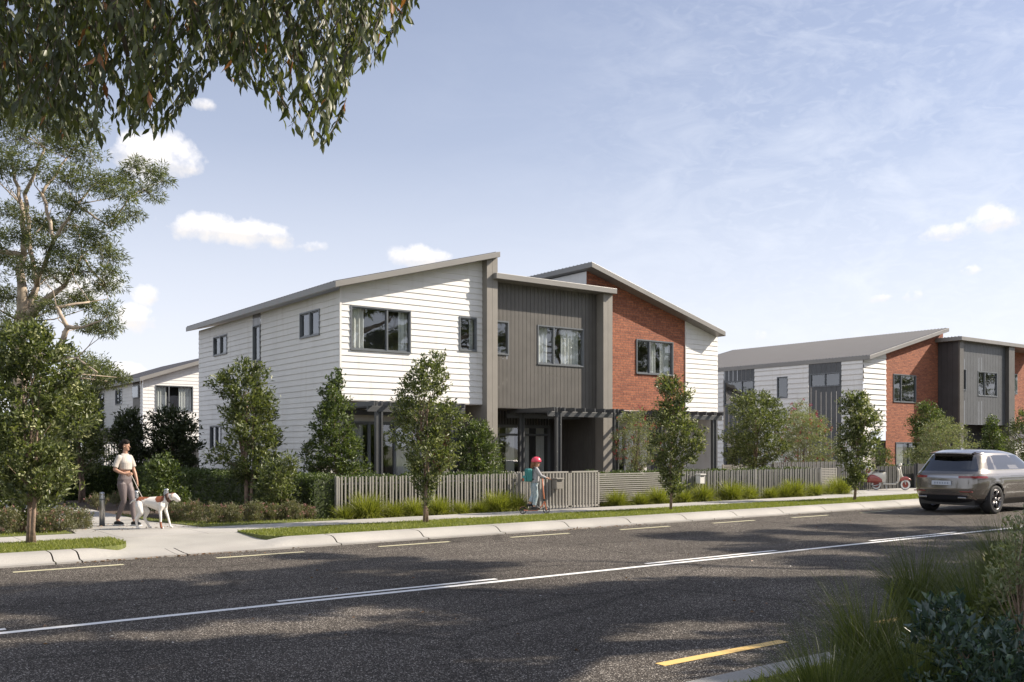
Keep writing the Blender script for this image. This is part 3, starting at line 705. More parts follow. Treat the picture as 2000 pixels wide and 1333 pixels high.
# ---- the next row to the right (further away, across the driveway)
Q = thing('townhouse_row', 'two-storey townhouse row at the right with red brick front, grey box and long sheet roof', 'house', (48, 27.2, .1))
YQ = 27.2; k = YQ / 28.4
def xq(u, Y=YQ): return XatY(u, Y)
def zq(v, u, Y=YQ): return CAMH - (v - V0) / FP * dY(u, Y)
FQ = face('F', YQ); x0 = xq(1686); xb = xq(1730); xe = xq(1842)
rl, rr_, zl, zr = xq(1699, YQ - .4), xq(1854, YQ - .4), zq(702.5, 1699, YQ - .4), zq(648, 1854, YQ - .4)
slq = (zr - zl) / (rr_ - rl); topq = (zl - slq * rl, slq); zwb = zq(842.5, 1729)
wall(Q, M['white'], FQ, x0, xb, zwb, 8.8, [], topq, pitch=.26, lap=.045, label='white weatherboard corner')
wq = (xq(1744.5), xq(1788.6), zq(788, 1788.6), zq(730.3, 1744.5)); xg = xq(1749); wg = (xg, xq(1800), .3, zq(864, 1749))
wall(Q, M['brick'], FQ, xb, xe, .1, 8.8, [wq, wg], topq, style='flat', label='red brick front wall')
window(Q, FQ, *wq, mull=(.35,), curt=()); window(Q, FQ, *wg, mull=(.5,), curt=((.05, .4),))
# side wall: long white wall with two panelled strips
LQ = face('L', x0); yb_ = dX(1400, x0); yb_ = (SS - CC * .2145) * yb_
def ys(u): d = dX(u, x0); return at(u, V0, d).y
def zs(v, u): return CAMH - (v - V0) / FP * dX(u, x0)
zt = zl + .02; yEnd = ys(1394)
sA, sB = (ys(1644), ys(1580)), (ys(1474), ys(1413.5))
wA = (ys(1641), ys(1583), zs(757.5, 1583), zs(731, 1583)); wC = (ys(1539), ys(1518), zs(779, 1518), zs(737, 1518)); wB = (sB[0] + .05, sB[1] - .05, zs(792, 1416), zs(746, 1416))
wall(Q, M['white'], LQ, YQ, sA[0], .1, zt, [], pitch=.26, lap=.045, label='pale weatherboard side wall at the corner')
wall(Q, M['white'], LQ, sA[1], sB[0], .1, zt, [wC], pitch=.26, lap=.045, label='pale weatherboard side wall')
wall(Q, M['white'], LQ, sB[1], yEnd, .1, zt, [], pitch=.26, lap=.045)
wall(Q, M['charcoal'], LQ, sA[0], sA[1], .1, zt, [wA], style='v', pitch=.30, label='grey panelled strip with a high window')
wD = (sB[0] + .1, sB[1] - .1, .3, 2.4)
wall(Q, M['charcoal'], LQ, sB[0], sB[1], .1, zt, [wB, wD], style='v', pitch=.30)
window(Q, LQ, *wA, mull=(.5,), curt=()); window(Q, LQ, *wC, mull=(), curt=()); window(Q, LQ, *wB, mull=(.4,), curt=()); window(Q, LQ, *wD, mull=(.5,), curt=())
yRb = at(1432.8, V0, dX(1432.8, rr_)).y
roof_slab(Q, rl, rr_, YQ - .4, yRb, zl, zr, .2, 'long grey sheet roof rising to the right')
# grey box
bx0 = xq(1832); YX = at(1871.6, V0, dX(1871.6, bx0)).y; FX = face('F', YX); bx1 = xq(1963, YX); zxt = zq(668, 1885, YX); zxb = zq(829, 1885, YX)
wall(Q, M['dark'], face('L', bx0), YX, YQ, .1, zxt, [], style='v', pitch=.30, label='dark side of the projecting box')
wx1, wx2 = (xq(1879, YX), xq(1886.5, YX), zq(763, 1883, YX), zq(721, 1883, YX)), (xq(1909.5, YX), xq(1947, YX), zq(776, 1947, YX), zq(725, 1909.5, YX))
wall(Q, M['charcoal'], FX, bx0 + .001, bx1, zxb, zxt, [wx1, wx2], style='v', pitch=.30, label='grey panelled front of the projecting box')
window(Q, FX, *wx2, mull=(.36,), curt=(), depth=1.1); window(Q, FX, *wx1, mull=(), curt=(), depth=.6)
m = MB(); m.box(bx0 - .03, xq(1879, YX) - .02, YX - .1, YX + .0, .1, zxt); m.build('blade_wall', M['grey'], Q)
m = MB(); m.box(bx1, xq(1974, YX), YX - .22, YX + 1.2, .1, zxt); m.build('blade_wall', M['grey'], Q)
wall(Q, M['dark'], face('F', YX + 1.2), bx0, bx1, .1, zxb, [], style='v', pitch=.30)
m = MB(); m.box(bx0, bx1, YX + .01, YX + 1.2, zxb - .02, zxb - .001); m.build('soffit', M['dark'], Q)
roof_slab(Q, bx0 - .3, xq(2050, YX), YX - .35, YX + 12, zxt, zxt, .2, 'flat roof of the projecting box')
bz0 = xq(1974, YX); ww = (xq(1974, YX) + .35, xq(1981, YQ) + .5, zq(772, 1978), zq(732, 1978))
wall(Q, M['brick'], FQ, bx1 + .4, 64, zq(835, 1985), zxt, [], style='flat', label='brick wall beyond the grey box')
wall(Q, M['cream'], face('F', YQ + .6), bx1 + .4, 64, .1, zq(835, 1985), [], style='flat')
wz = (xq(1977), xq(1984), zq(771, 1980), zq(731, 1980))
m = MB(); m.box(wz[0], wz[1], .0, .1, wz[2], wz[3], FQ); wv = m.build('window', M['frame'], Q); m = MB(); m.box(wz[0] + .05, wz[1] - .05, .1, .105, wz[2] + .05, wz[3] - .05, FQ); m.build('pane', M['glass'], wv)
wall(Q, M['cream'], face('B', yRb - .4), x0, 64, .1, zt, [], style='flat', label='rear wall')
wall(Q, M['cream'], face('L', xe), YQ + .1, yRb - .4, zt - .5, topq[0] + topq[1] * xe - .06, [], style='flat')

# ---- the house behind at the left
G = thing('white_house', 'white weatherboard house behind the garden trees left of the townhouses', 'house', (17, 55, .1))
YG = 55.; FG = face('F', YG); gx0 = XatY(279, YG); gx1 = XatY(420, YG)
def zg(v, u): return CAMH - (v - V0) / FP * dY(u, YG)
ga, gb = (XatY(273, YG - .5), CAMH - (745 - V0) / FP * dY(273, YG - .5)), (XatY(400, YG - .5), CAMH - (709 - V0) / FP * dY(400, YG - .5))
slg = (gb[1] - ga[1]) / (gb[0] - ga[0]); topg = (ga[1] - slg * ga[0], slg)
wg1 = (XatY(303, YG), XatY(377, YG), zg(804, 340), zg(753, 320))
wall(G, M['white'], FG, gx0, gx1 + 1, 1.7, 8, [wg1], topg, pitch=.2); window(G, FG, *wg1, mull=(.36,), curt=((.0, .33), (.62, 1)))
wall(G, M['dark'], face('F', YG + .02), gx0, gx1 + 1, .1, 1.7, [], style='flat')
LG = face('L', gx0)
def yg(u): return at(u, V0, dX(u, gx0)).y
def zgs(v, u): return CAMH - (v - V0) / FP * dX(u, gx0)
ztg = topg[0] + topg[1] * gx0; yge = yg(176)
h1, h2, h3 = (yg(239), yg(226), zgs(791, 232), zgs(761, 232)), (yg(273), yg(261), zgs(778, 267), zgs(754, 267)), (yg(204), yg(185), zgs(838, 195), zgs(770, 195))
sG = (yg(274), yg(260))
wall(G, M['white'], LG, YG, sG[0], 1.2, ztg, [], pitch=.2); wall(G, M['grey'], LG, sG[0], sG[1], 1.2, ztg, [], style='v', pitch=.14)
wall(G, M['white'], LG, sG[1], yge, 1.2, ztg, [h1, h3], pitch=.2, label='shaded white weatherboard side wall'); window(G, LG, *h1, mull=(.5,), curt=()); window(G, LG, *h3, mull=(.5,), curt=())
m = MB(); m.box(h2[0], h2[1], .02, .09, h2[2], h2[3], LG); wv = m.build('window', M['frame'], G); m = MB(); m.box(h2[0] + .08, h2[1] - .08, .09, .095, h2[2] + .06, h2[3] - .06, LG); m.build('pane', M['glass'], wv)
wall(G, M['cream'], LG, YG, yge, .1, 1.2, [], style='flat')
roof_slab(G, ga[0], gb[0] + 1.5, YG - .5, yge + .5, ga[1], gb[1] + slg * 1.5, .22)
roof_slab(G, gx0 - 2.6, gx0 - .05, yg(262), yg(190), zgs(846, 240), zgs(846, 240), .2, 'low carport roof')
m = MB()
for y in (yg(262) + .3, yg(192) - .3): m.box(gx0 - 2.5, gx0 - 2.35, y - .07, y + .07, .1, zgs(847, 240))
m.build('carport_post', M['white'], G)

# ================================================================== FENCES
def picket_fence(x0, x1, y, z1, label, mat, z0=.12, step=.094, group=None, posts=None, axis='x', wobble=True, name='picket_fence'):
    t = thing(name, label, 'fence', (x0, y, z0), group)
    f = (lambda a, b, c: (a, y + b, c)) if axis == 'x' else (lambda a, b, c: (y + b, a, c))
    m = MB(); x = x0 + .06; i = 0
    while x < x1 - .05:
        w = .0165; dd = -.03 if i % 3 else -.045; m.box(x - w, x + w, dd - .012, dd + .028, z0, z1 + (.006 if i % 3 else -.012), f); x += step * (1.0 if i % 3 else .82); i += 1
    m.build('picket', mat, t)
    for z in (z0 + .14, z1 - .16):
        m = MB(); m.box(x0, x1, .018, .05, z - .022, z + .022, f); m.build('rail', mat, t)
    for px in (posts or (x0 + .03, x1 - .03)):
        m = MB(); m.box(px - .035, px + .035, -.05, .055, z0, z1 + .015, f); m.build('post', mat, t, bevel=.004)
    return t
def slat_fence(x0, x1, y, z1, label, mat, z0=.12):
    t = thing('slat_fence', label, 'fence', (x0, y, z0)); m = MB(); z = z0 + .07
    while z < z1: m.box(x0, x1, y - .02, y, z, z + .034); z += .058
    m.build('slat', mat, t)
    for px in np.linspace(x0 + .03, x1 - .03, max(2, int((x1 - x0) / 2.0) + 1)):
        m = MB(); m.box(px - .03, px + .03, y - .028, y + .04, z0, z1 + .02); m.build('post', mat, t, bevel=.004)
    return t
picket_fence(9.72, 14.98, 19.72, 1.03, 'long warm grey picket fence from the hedge corner to the child on the scooter', M['fence'], posts=(9.75, 12.3, 14.95))
picket_fence(18.80, 23.4, 14.98, 1.07, 'grey picket return fence running back from the gate towards the porch', M['fence'], axis='y')
def gate(x0, x1, y, label):
    t = thing('gate', label, 'gate', (x0, y, .13)); m = MB(); z0, z1 = .15, 1.09
    m.box(x0, x1, y - .02, y + .02, z1 - .04, z1); m.box(x0, x1, y - .02, y + .02, z0 + .02, z0 + .06); m.box(x0, x0 + .05, y - .02, y + .02, z0, z1); m.box(x1 - .05, x1, y - .02, y + .02, z0, z1)
    m.build('gate_frame', M['fence'], t, bevel=.003); m = MB(); x = x0 + .12
    while x < x1 - .07: m.box(x - .018, x + .018, y - .035, y + .03, z0 + .005, z1 - .045); x += .105
    m.build('picket', M['fence'], t); return t
gate(14.86, 15.84, 18.78, 'tall grey slatted gate behind the child and the mailbox')
gate(15.86, 16.86, 18.78, 'tall grey slatted gate panel right of the mailbox')
slat_fence(16.95, 20.85, 19.70, .97, 'low grey fence of horizontal slats right of the gate', M['fence'])
picket_fence(20.95, 27.75, 19.70, .99, 'grey picket fence behind the street tree with grass tufts below', M['fence2'], posts=(20.98, 24.3, 27.72))
xs1 = XatY(1596, 19.9)
slat_fence(xs1, XatY(1636, 19.9), 19.95, .97, 'short grey panel of horizontal slats between two picket fences', M['fence'])
picket_fence(XatY(1637, 20.4), XatY(1800, 20.4), 20.45, .99, 'dark grey picket fence behind the parked scooter', M['fence3'])
picket_fence(XatY(1510, 23.4), XatY(1640, 23.4), 23.4, 1.12, 'grey picket fence further back under the red flowering shrub', M['fence2'])
slat_fence(XatY(1411, 26), XatY(1508, 26), 26., .98, 'pale low rail fence behind the round tree', M['fence'])
m = MB(); pf = thing('panel_fence', 'dark panel fence beside the driveway behind the car', 'fence', (XatY(1790, 20), 20.2, .12))
m.box(XatY(1792, 20), 52, 20.1, 20.16, .12, 1.06); m.build('panel', M['dark'], pf)
m = MB(); [m.box(x, x + .06, 20.05, 20.1, .12, 1.1) for x in np.arange(XatY(1795, 20), 52, 1.6)]; m.build('post', M['dark'], pf)
# small white garden gate far behind the woman
t = thing('garden_gate', 'small white picket gate far behind the woman beside the carport', 'gate', at(212, V0, 48).to_tuple()); t.location.z = .1
m = MB(); p = at(205, V0, 48)
for i in range(9): q = p + Vector((.12 * i, -.03 * i, 0)); m.box(q.x - .035, q.x + .035, q.y - .02, q.y + .02, .1, 1.85)
m.build('picket', M['white'], t)
m = MB()
for z in (.4, 1.5): m.tube([p + Vector((0, 0, z - p.z)), p + Vector((.96, -.24, z - p.z))], .04, 4)
m.build('rail', M['white'], t)
# mailboxes
def mailbox(x, y, z0, z1, mat, label):
    t = thing('mailbox', label, 'mailbox', (x, y, z0)); m = MB(); w = .10
    m.box(x - w, x + w, y - .22, y - .04, z0, z1); b = m.build('box', mat, t, bevel=.006)
    m = MB(); m.box(x - w - .025, x + w + .025, y - .26, y - .03, z1 + .001, z1 + .03); m.build('lid', mat, t, bevel=.004)
    m = MB(); m.box(x - .07, x + .07, y - .224, y - .2205, z1 - .06, z1 - .045); m.build('slot', M['black'], t); return t
mailbox(XatY(1091, 18.6), 18.78, .66, .90, M['greyblade'], 'grey mailbox on the slatted gate in front of the child')
mailbox(XatY(1368, 19.5), 19.64, .62, .88, M['cream'], 'white mailbox on the picket fence behind the street tree')
# bollards
def bollard(u, v, lab):
    d = FP * (CAMH - .135) / (v - V0); p = at(u, v, d); t = thing('bollard', lab, 'bollard', (p.x, p.y, .13), 'steel bollards across the side path')
    m = MB(); m.lathe([(0.0001, 0), (.055, 0), (.055, .60), (.05, .62), (.05, .63), (.053, .64), (.045, .67), (.0001, .685)], (p.x, p.y, .13), n=20); m.build('post', M['steel'], t, smooth=True)
    m = MB(); m.lathe([(.056, .52), (.0575, .522), (.0575, .545), (.056, .547)], (p.x, p.y, .13), n=20); m.build('band', M['frame'], t, smooth=True)
bollard(199.5, 1027, 'steel bollard left of the woman on the side path'); bollard(266, 1022, 'steel bollard behind the tail of the dog'); bollard(325, 1015, 'steel bollard behind the head of the dog')
# ================================================================== PLANTS
ST = [(640, 20, 110), (660, 0, 122), (690, -20, 140), (720, -30, 152), (760, -45, 150), (800, -55, 158), (840, -65, 172), (870, -60, 150), (900, -55, 132), (930, -25, 138), (955, 5, 128), (985, 40, 96)]
LM = (M['blossom'], 30, .05, .032)
silh_tree('street_tree', 'nearest street tree at the left with cream blossom and a double trunk', 'tree', 61, 15.5, ST, 640, 18, .105, .42, M['leafA'], M['bark'], (3.01, 17.11), 'street trees on the grass strip', (M['blossom'], 55, .20, .045), 3, spread=.10, tr=.030, gap=.38)
silh_tree('street_tree', 'street tree left of the child with a dense column of dark leaves', 'tree', 831, 19.76, [(692, 862, 878), (705, 800, 876), (730, 792, 880), (755, 778, 884), (785, 765, 885), (800, 758, 895), (820, 772, 905), (850, 764, 906), (880, 774, 900), (910, 785, 890), (935, 798, 868), (960, 815, 850), (988, 826, 842)], 560, 15, .085, .42, M['leafA'], M['bark'], (10.38, 16.91), 'street trees on the grass strip', (M['blossom'], 30, .14, .045), 2, spread=.085, tr=.03, gap=.18)
silh_tree('street_tree', 'street tree in front of the brick townhouse', 'tree', 1309.5, 23.7, [(738, 1292, 1325), (760, 1280, 1345), (790, 1282, 1342), (820, 1270, 1358), (850, 1263, 1380), (880, 1268, 1372), (910, 1275, 1348), (935, 1290, 1332), (955, 1300, 1340), (972, 1303, 1318)], 520, 13, .095, .42, M['leafA'], M['bark'], (17.33, 16.65), 'street trees on the grass strip', (M['blossom'], 34, .15, .05), 1, spread=.095, tr=.03, gap=.12)
silh_tree('street_tree', 'street tree with pale yellow blossom beside the parked scooter', 'tree', 1668, 28, [(768, 1652, 1690), (790, 1640, 1706), (820, 1635, 1720), (850, 1640, 1715), (880, 1632, 1708), (910, 1636, 1700), (935, 1650, 1692), (952, 1660, 1682)], 470, 13, .10, .42, M['leafA'], M['bark'], (24.75, 16.42), 'street trees on the grass strip', (M['blossom'], 44, .16, .06), 1, spread=.10, tr=.035, gap=.12)
silh_tree('garden_tree', 'broad-leaved tree with several pale stems in front of the side hedge', 'tree', 482, 23.6, [(705, 468, 482), (725, 432, 510), (745, 410, 518), (770, 424, 530), (790, 432, 535), (808, 414, 540), (830, 434, 542), (850, 440, 552), (880, 404, 560), (900, 408, 556), (918, 428, 548), (940, 462, 515)], 460, 15, .125, .36, M['leafA'], M['bark'], (8.8, 22.6), None, None, 4, spread=.12, tr=.04, gap=.22)
silh_tree('garden_tree', 'cone-shaped glossy tree behind the left end of the picket fence', 'tree', 652, 23.9, [(722, 646, 654), (745, 638, 668), (780, 620, 678), (810, 606, 690), (840, 598, 700), (870, 588, 710), (900, 585, 714), (935, 588, 712)], 560, 15, .085, .5, M['leafB'], M['bark'], (10.75, 21.8), None, None, 1, spread=.085, tr=.03, gap=.05)
silh_tree('garden_shrub', 'rounded green shrub behind the fence next to the grey blade wall', 'shrub', 938, 26.1, [(826, 915, 948), (850, 898, 962), (880, 893, 975), (905, 888, 985), (935, 886, 988)], 380, 14, .095, .4, M['leafB'], M['bark'], None, None, None, 2, spread=.10, tr=.02, gap=.1)
silh_tree('flowering_shrub', 'airy red-flowering shrub in front of the brick townhouse', 'shrub', 1242, 29.4, [(803, 1228, 1262), (822, 1202, 1284), (850, 1196, 1290), (880, 1198, 1288), (905, 1212, 1275), (925, 1230, 1256)], 480, 12, .065, .35, M['leafS'], M['bark'], None, None, (M['flowR'], 46, .10, .04), 3, spread=.10, tr=.02, gap=.3)
silh_tree('garden_tree', 'round dark tree behind the picket fence right of the brick townhouse', 'tree', 1472, 36.9, [(768, 1440, 1502), (785, 1425, 1532), (815, 1414, 1548), (850, 1410, 1542), (880, 1412, 1536), (905, 1428, 1512), (915, 1450, 1490)], 950, 13, .105, .45, M['leafA'], M['bark'], None, None, None, 2, spread=.12, tr=.045, gap=.1)
silh_tree('flowering_shrub', 'wide bushy shrub with small red flowers between two trees', 'shrub', 1572, 41, [(806, 1552, 1590), (822, 1532, 1620), (850, 1512, 1636), (880, 1508, 1640), (905, 1520, 1632), (925, 1540, 1600)], 950, 13, .085, .38, M['leafS'], M['bark'], None, None, (M['flowR'], 80, .13, .05), 4, spread=.14, tr=.025, gap=.15)
silh_tree('flowering_shrub', 'taller magenta-flowering shrub showing over the red-flowering shrub', 'shrub', 1560, 44, [(786, 1552, 1572), (800, 1530, 1592), (830, 1522, 1602), (870, 1530, 1598)], 300, 12, .085, .38, M['leafS'], M['bark'], None, None, (M['flowK'], 40, .13, .06), 3, spread=.13, tr=.025, gap=.2)
silh_tree('garden_shrub', 'small bright shrub between the blossom street tree and the brick wall', 'shrub', 1722, 38.5, [(872, 1705, 1728), (890, 1695, 1742), (915, 1690, 1748)], 120, 12, .08, .45, M['leafB'], M['bark'], None, None, None, 2, spread=.10, tr=.02)
silh_tree('garden_tree', 'dense green tree in front of the right brick wall', 'tree', 1808, 46, [(789, 1796, 1822), (805, 1782, 1838), (835, 1772, 1848), (870, 1776, 1846), (905, 1780, 1840)], 420, 13, .12, .45, M['leafB'], M['bark'], None, None, None, 1, spread=.16, tr=.045, gap=.05)
silh_tree('garden_shrub', 'big grey-green shrub behind the roof of the car', 'shrub', 1845, 40, [(819, 1832, 1862), (838, 1802, 1886), (865, 1782, 1903), (895, 1772, 1912), (925, 1775, 1915)], 850, 13, .085, .3, M['leafS'], M['bark'], None, None, None, 4, spread=.15, tr=.03, gap=.1)
silh_tree('garden_tree', 'slim conical tree right of the grey-green shrub', 'tree', 1940, 42, [(812, 1934, 1942), (835, 1922, 1954), (865, 1916, 1966), (905, 1912, 1970)], 300, 13, .10, .5, M['leafB'], M['bark'], None, None, None, 1, spread=.12, tr=.03, gap=.05)
silh_tree('garden_tree', 'dark round tree cut off by the right edge above the car', 'tree', 2010, 38, [(795, 2000, 2022), (815, 1978, 2045), (845, 1966, 2056), (880, 1963, 2060), (915, 1970, 2050)], 420, 13, .10, .45, M['leafA'], M['bark'], None, None, None, 1, spread=.13, tr=.04, gap=.05)
# left garden
silh_tree('garden_tree', 'bushy green tree behind the nearest street tree', 'tree', 160, 28, [(752, 120, 172), (780, 108, 192), (810, 104, 200), (850, 104, 208), (890, 108, 206), (925, 120, 204)], 400, 14, .12, .42, M['leafA'], M['bark'], None, None, None, 2, spread=.15, tr=.04, gap=.05)
silh_tree('garden_tree', 'dark slender tree directly behind the woman', 'tree', 248, 31, [(806, 238, 268), (830, 224, 280), (860, 216, 286), (900, 214, 288), (935, 222, 285)], 330, 13, .13, .4, M['leafD'], M['bark'], None, None, None, 2, spread=.15, tr=.035, gap=.1)
silh_tree('garden_tree', 'dark round tree between the woman and the white side wall', 'tree', 336, 31.5, [(802, 312, 356), (822, 292, 378), (850, 284, 388), (880, 284, 388), (910, 292, 384), (930, 305, 372)], 520, 13, .13, .42, M['leafD'], M['bark'], None, None, None, 2, spread=.15, tr=.04, gap=.05)
silh_tree('garden_shrub', 'pale green shrub right of the woman above the dog', 'shrub', 322, 22.3, [(890, 310, 326), (915, 286, 352), (945, 272, 364), (975, 268, 368), (1000, 275, 362)], 330, 13, .085, .42, M['leafB'], M['bark'], None, None, None, 3, spread=.10, tr=.02, gap=.1)
silh_tree('garden_shrub', 'loose green shrub against the hedge near the picket fence corner', 'shrub', 542, 21.2, [(896, 548, 574), (915, 512, 582), (940, 498, 582), (970, 490, 578), (1000, 492, 570)], 300, 13, .09, .36, M['leafA'], M['bark'], None, None, None, 3, spread=.11, tr=.02, gap=.1)
silh_tree('garden_shrub', 'tall dark shrub behind the trunk of the nearest street tree', 'shrub', 40, 18.6, [(850, 10, 80), (880, -30, 118), (920, -50, 135), (960, -50, 135), (1000, -45, 120), (1025, -40, 100)], 560, 13, .10, .42, M['leafA'], M['bark'], None, None, None, 3, spread=.13, tr=.03, gap=.05)
silh_tree('garden_shrub', 'dark shrub at the left edge under the gum tree', 'shrub', -60, 21, [(800, -100, 0), (860, -130, 30), (930, -130, 40), (1000, -120, 20)], 330, 12, .11, .42, M['leafD'], M['bark'], None, None, None, 3, spread=.15, tr=.03, gap=.05)
# low pinkish shrubs of the garden beds
def dome(u, v, wpx, hpx, lab, mat='leafP', n=150, ln=.04):
    d = FP * (CAMH - .14) / (v - V0); w = wpx; rows = [(v - hpx, u - w * .2, u + w * .2), (v - hpx * .8, u - w * .42, u + w * .42), (v - hpx * .4, u - w * .52, u + w * .5), (v - 2, u - w * .45, u + w * .45)]
    return silh_tree('low_shrub', lab, 'shrub', u, d, rows, n, 15, ln, .34, M[mat], M['bark'], None, 'low shrubs of the garden beds', (M['flowP'], 12, .05, .022) if mat == 'leafP' else None, 3, rim=.4, spread=.055, tr=.008, gap=-.2, leaf_up=.5, branches=14)
for a in [(18, 1042, 55, 46, 'low pinkish shrub at the left edge of the picture'), (82, 1040, 46, 38, 'low pinkish shrub right of the nearest tree trunk'), (120, 1038, 54, 44, 'low pinkish shrub between the nearest tree and the bollard'), (158, 1032, 46, 36, 'low pinkish shrub just left of the side path'),
          (228, 985, 34, 22, 'small reddish shrub far down the left of the side path', 'leafP', 90), (190, 992, 38, 26, 'reddish shrub beside the far left hedge', 'leafP', 90),
          (345, 1018, 40, 34, 'low shrub behind the nose of the dog', 'leafP'), (378, 1019, 44, 38, 'low pinkish shrub right of the dog', 'leafP'), (418, 1021, 50, 34, 'low pale shrub left of the multi-stemmed tree', 'leafP'), (455, 1020, 46, 32, 'low pale shrub at the foot of the multi-stemmed tree', 'leafP'),
          (498, 1018, 44, 34, 'low reddish shrub right of the multi-stemmed tree', 'leafP'), (532, 1016, 40, 28, 'low reddish shrub in front of the loose green shrub', 'leafP'), (570, 1015, 46, 34, 'low pale shrub in front of the hedge end', 'leafP'), (602, 1012, 34, 20, 'smallest low shrub at the hedge corner', 'leafP', 80)]:
    dome(*a)
# distant trees
silh_tree('distant_tree', 'hazy green tree far behind the carport at the left', 'tree', 175, 62, [(688, 140, 168), (702, 128, 210), (720, 128, 238), (745, 130, 244), (790, 132, 240), (850, 135, 235)], 520, 13, .26, .3, M['leafG'], M['gumbark'], None, None, None, 1, spread=.4, tr=.14, gap=.2)
silh_tree('distant_tree', 'far green tree mass left of the gum tree trunk', 'tree', 40, 55, [(690, 0, 80), (720, -40, 120), (780, -60, 130), (860, -60, 130)], 420, 13, .26, .3, M['leafG'], M['gumbark'], None, None, None, 1, spread=.4, tr=.14, gap=.1)
silh_tree('distant_tree', 'far dark tree between the left white house and the carport', 'tree', 120, 44, [(770, 60, 150), (820, 40, 190), (880, 40, 190), (920, 40, 190)], 420, 13, .2, .3, M['leafD'], M['gumbark'], None, None, None, 1, spread=.3, tr=.1, gap=.1)

# hedges
def hedge(name, lab, path, w, z0, z1, n, ln=.055, mat='leafH', lump=.05):
    path = [Vector((p[0], p[1], 0)) for p in path]; t = thing(name, lab, 'hedge', (path[0].x, path[0].y, z0)); m = MB()
    for a, b in zip(path[:-1], path[1:]):
        d = (b - a).normalized(); q = Vector((-d.y, d.x, 0)) * (w / 2 - .07); a2, b2 = a + d * .05, b - d * .05
        m.add([a2 - q + Vector((0, 0, z)) for z in (z0, z1 - .07)] + [b2 - q + Vector((0, 0, z)) for z in (z0, z1 - .07)] + [b2 + q + Vector((0, 0, z)) for z in (z0, z1 - .07)] + [a2 + q + Vector((0, 0, z)) for z in (z0, z1 - .07)], [(0, 1, 3, 2), (2, 3, 5, 4), (4, 5, 7, 6), (6, 7, 1, 0), (1, 7, 5, 3)])
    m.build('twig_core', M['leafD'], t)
    Ls = [(b - a).length for a, b in zip(path[:-1], path[1:])]; T = sum(Ls); P = []; D = []
    for (a, b), l in zip(zip(path[:-1], path[1:]), Ls):
        k = int(n * l / T); d = (b - a).normalized(); q = Vector((-d.y, d.x, 0)); s = RNG.uniform(0, l, k); H = z1 - z0
        sel = RNG.uniform(0, 2 * H + w + .35, k); zz = np.where(sel < 2 * H, z0 + (sel % H), z1); side = np.where(sel < H, -1., np.where(sel < 2 * H, 1., RNG.uniform(-1, 1, k)))
        lump_ = lump * (np.sin(s * 5.1 + zz * 4) + np.sin(s * 11.7 - zz * 7)) * .5
        off = side * (w / 2 - .03 + lump_); onend = sel > 2 * H + w
        s = np.where(onend, np.where(RNG.uniform(0, 1, k) < .5, 0, l), s); zz = np.where(onend, RNG.uniform(z0, z1, k), zz); off = np.where(onend, RNG.uniform(-w / 2, w / 2, k), off)
        pos = np.array(a)[None] + s[:, None] * np.array(d) + off[:, None] * np.array(q); pos[:, 2] = zz - .02 + (sel > 2 * H) * lump_
        out = side[:, None] * np.array(q) * (sel < 2 * H)[:, None] + np.array([0, 0, 1.]) * ((sel >= 2 * H) & ~onend)[:, None] + np.where(onend, np.where(s > l / 2, 1, -1), 0)[:, None] * np.array(d)
        P.append(pos + RNG.normal(0, .025, pos.shape)); D.append(out * .55 + RNG.normal(0, .6, pos.shape) + np.array([0, 0, .3]))
    leaves('foliage', np.concatenate(P), np.concatenate(D), ln, .55, M[mat], t); return t
hedge('hedge', 'clipped green hedge along the white side wall from the fence corner', [(9.55, 19.75), (9.35, 22), (9.0, 26.5), (8.4, 33)], .8, .05, 1.04, 42000, .06)
hedge('hedge', 'clipped hedge showing through the long left picket fence', [(10.05, 20.1), (14.9, 20.1)], .45, .05, 1.02, 15000, .055)
hedge('hedge', 'clipped hedge behind the horizontal slat fence', [(17.0, 20.1), (20.8, 20.1)], .4, .05, .98, 9000, .055)
hedge('hedge', 'clipped hedge showing through the right picket fence', [(21.0, 20.1), (27.6, 20.1)], .4, .05, .98, 13000, .055)
hedge('hedge', 'dark clipped hedge across the garden behind the nearest street tree', [(at(118, V0, 30).x, at(118, V0, 30).y), (at(228, V0, 31).x, at(228, V0, 31).y)], .9, .05, 1.05, 12000, .07)
hedge('hedge', 'dark hedge along the fence behind the scooter', [(33.2, 20.85), (44, 20.85)], .4, .05, .95, 8000, .07)

# tussocks of strappy grass
def tuft_mesh(n, h, spread, mat, seg=4, w=.005, droop=1.):
    a = RNG.uniform(0, 2 * math.pi, n); tilt = np.abs(RNG.normal(0, TILT, n)); L_ = h * RNG.uniform(.6, 1.15, n); r0 = RNG.uniform(0, spread, n)
    bx, by = np.cos(a) * r0, np.sin(a) * r0; az = a + RNG.normal(0, .5, n); V = np.zeros((n, seg + 1, 2, 3)); x, y, z = bx.copy(), by.copy(), np.zeros(n); th = tilt * .5; tw = RNG.uniform(0, 6.28, n)
    for i in range(seg + 1):
        ww = w * (1 - .85 * i / seg); V[:, i, 0] = np.stack([x + np.cos(tw) * ww, y + np.sin(tw) * ww, z], 1); V[:, i, 1] = np.stack([x - np.cos(tw) * ww, y - np.sin(tw) * ww, z], 1)
        s = L_ / seg; x = x + np.cos(az) * np.sin(th) * s; y = y + np.sin(az) * np.sin(th) * s; z = z + np.cos(th) * s; th = th + tilt * droop * .42 + .05
    z_ok = np.maximum(V[..., 2], .01); V[..., 2] = z_ok
    i = np.arange(n)[:, None, None] * (2 * (seg + 1)) + np.arange(seg)[None, :, None] * 2
    F = (i + np.array([0, 1, 3, 2])[None, None]).reshape(-1, 4); return V.reshape(-1, 3), F
TILT = .72
TV = [tuft_mesh(900, .50, .15, None, 5, .0075, .9) for _ in range(4)]
protos = []
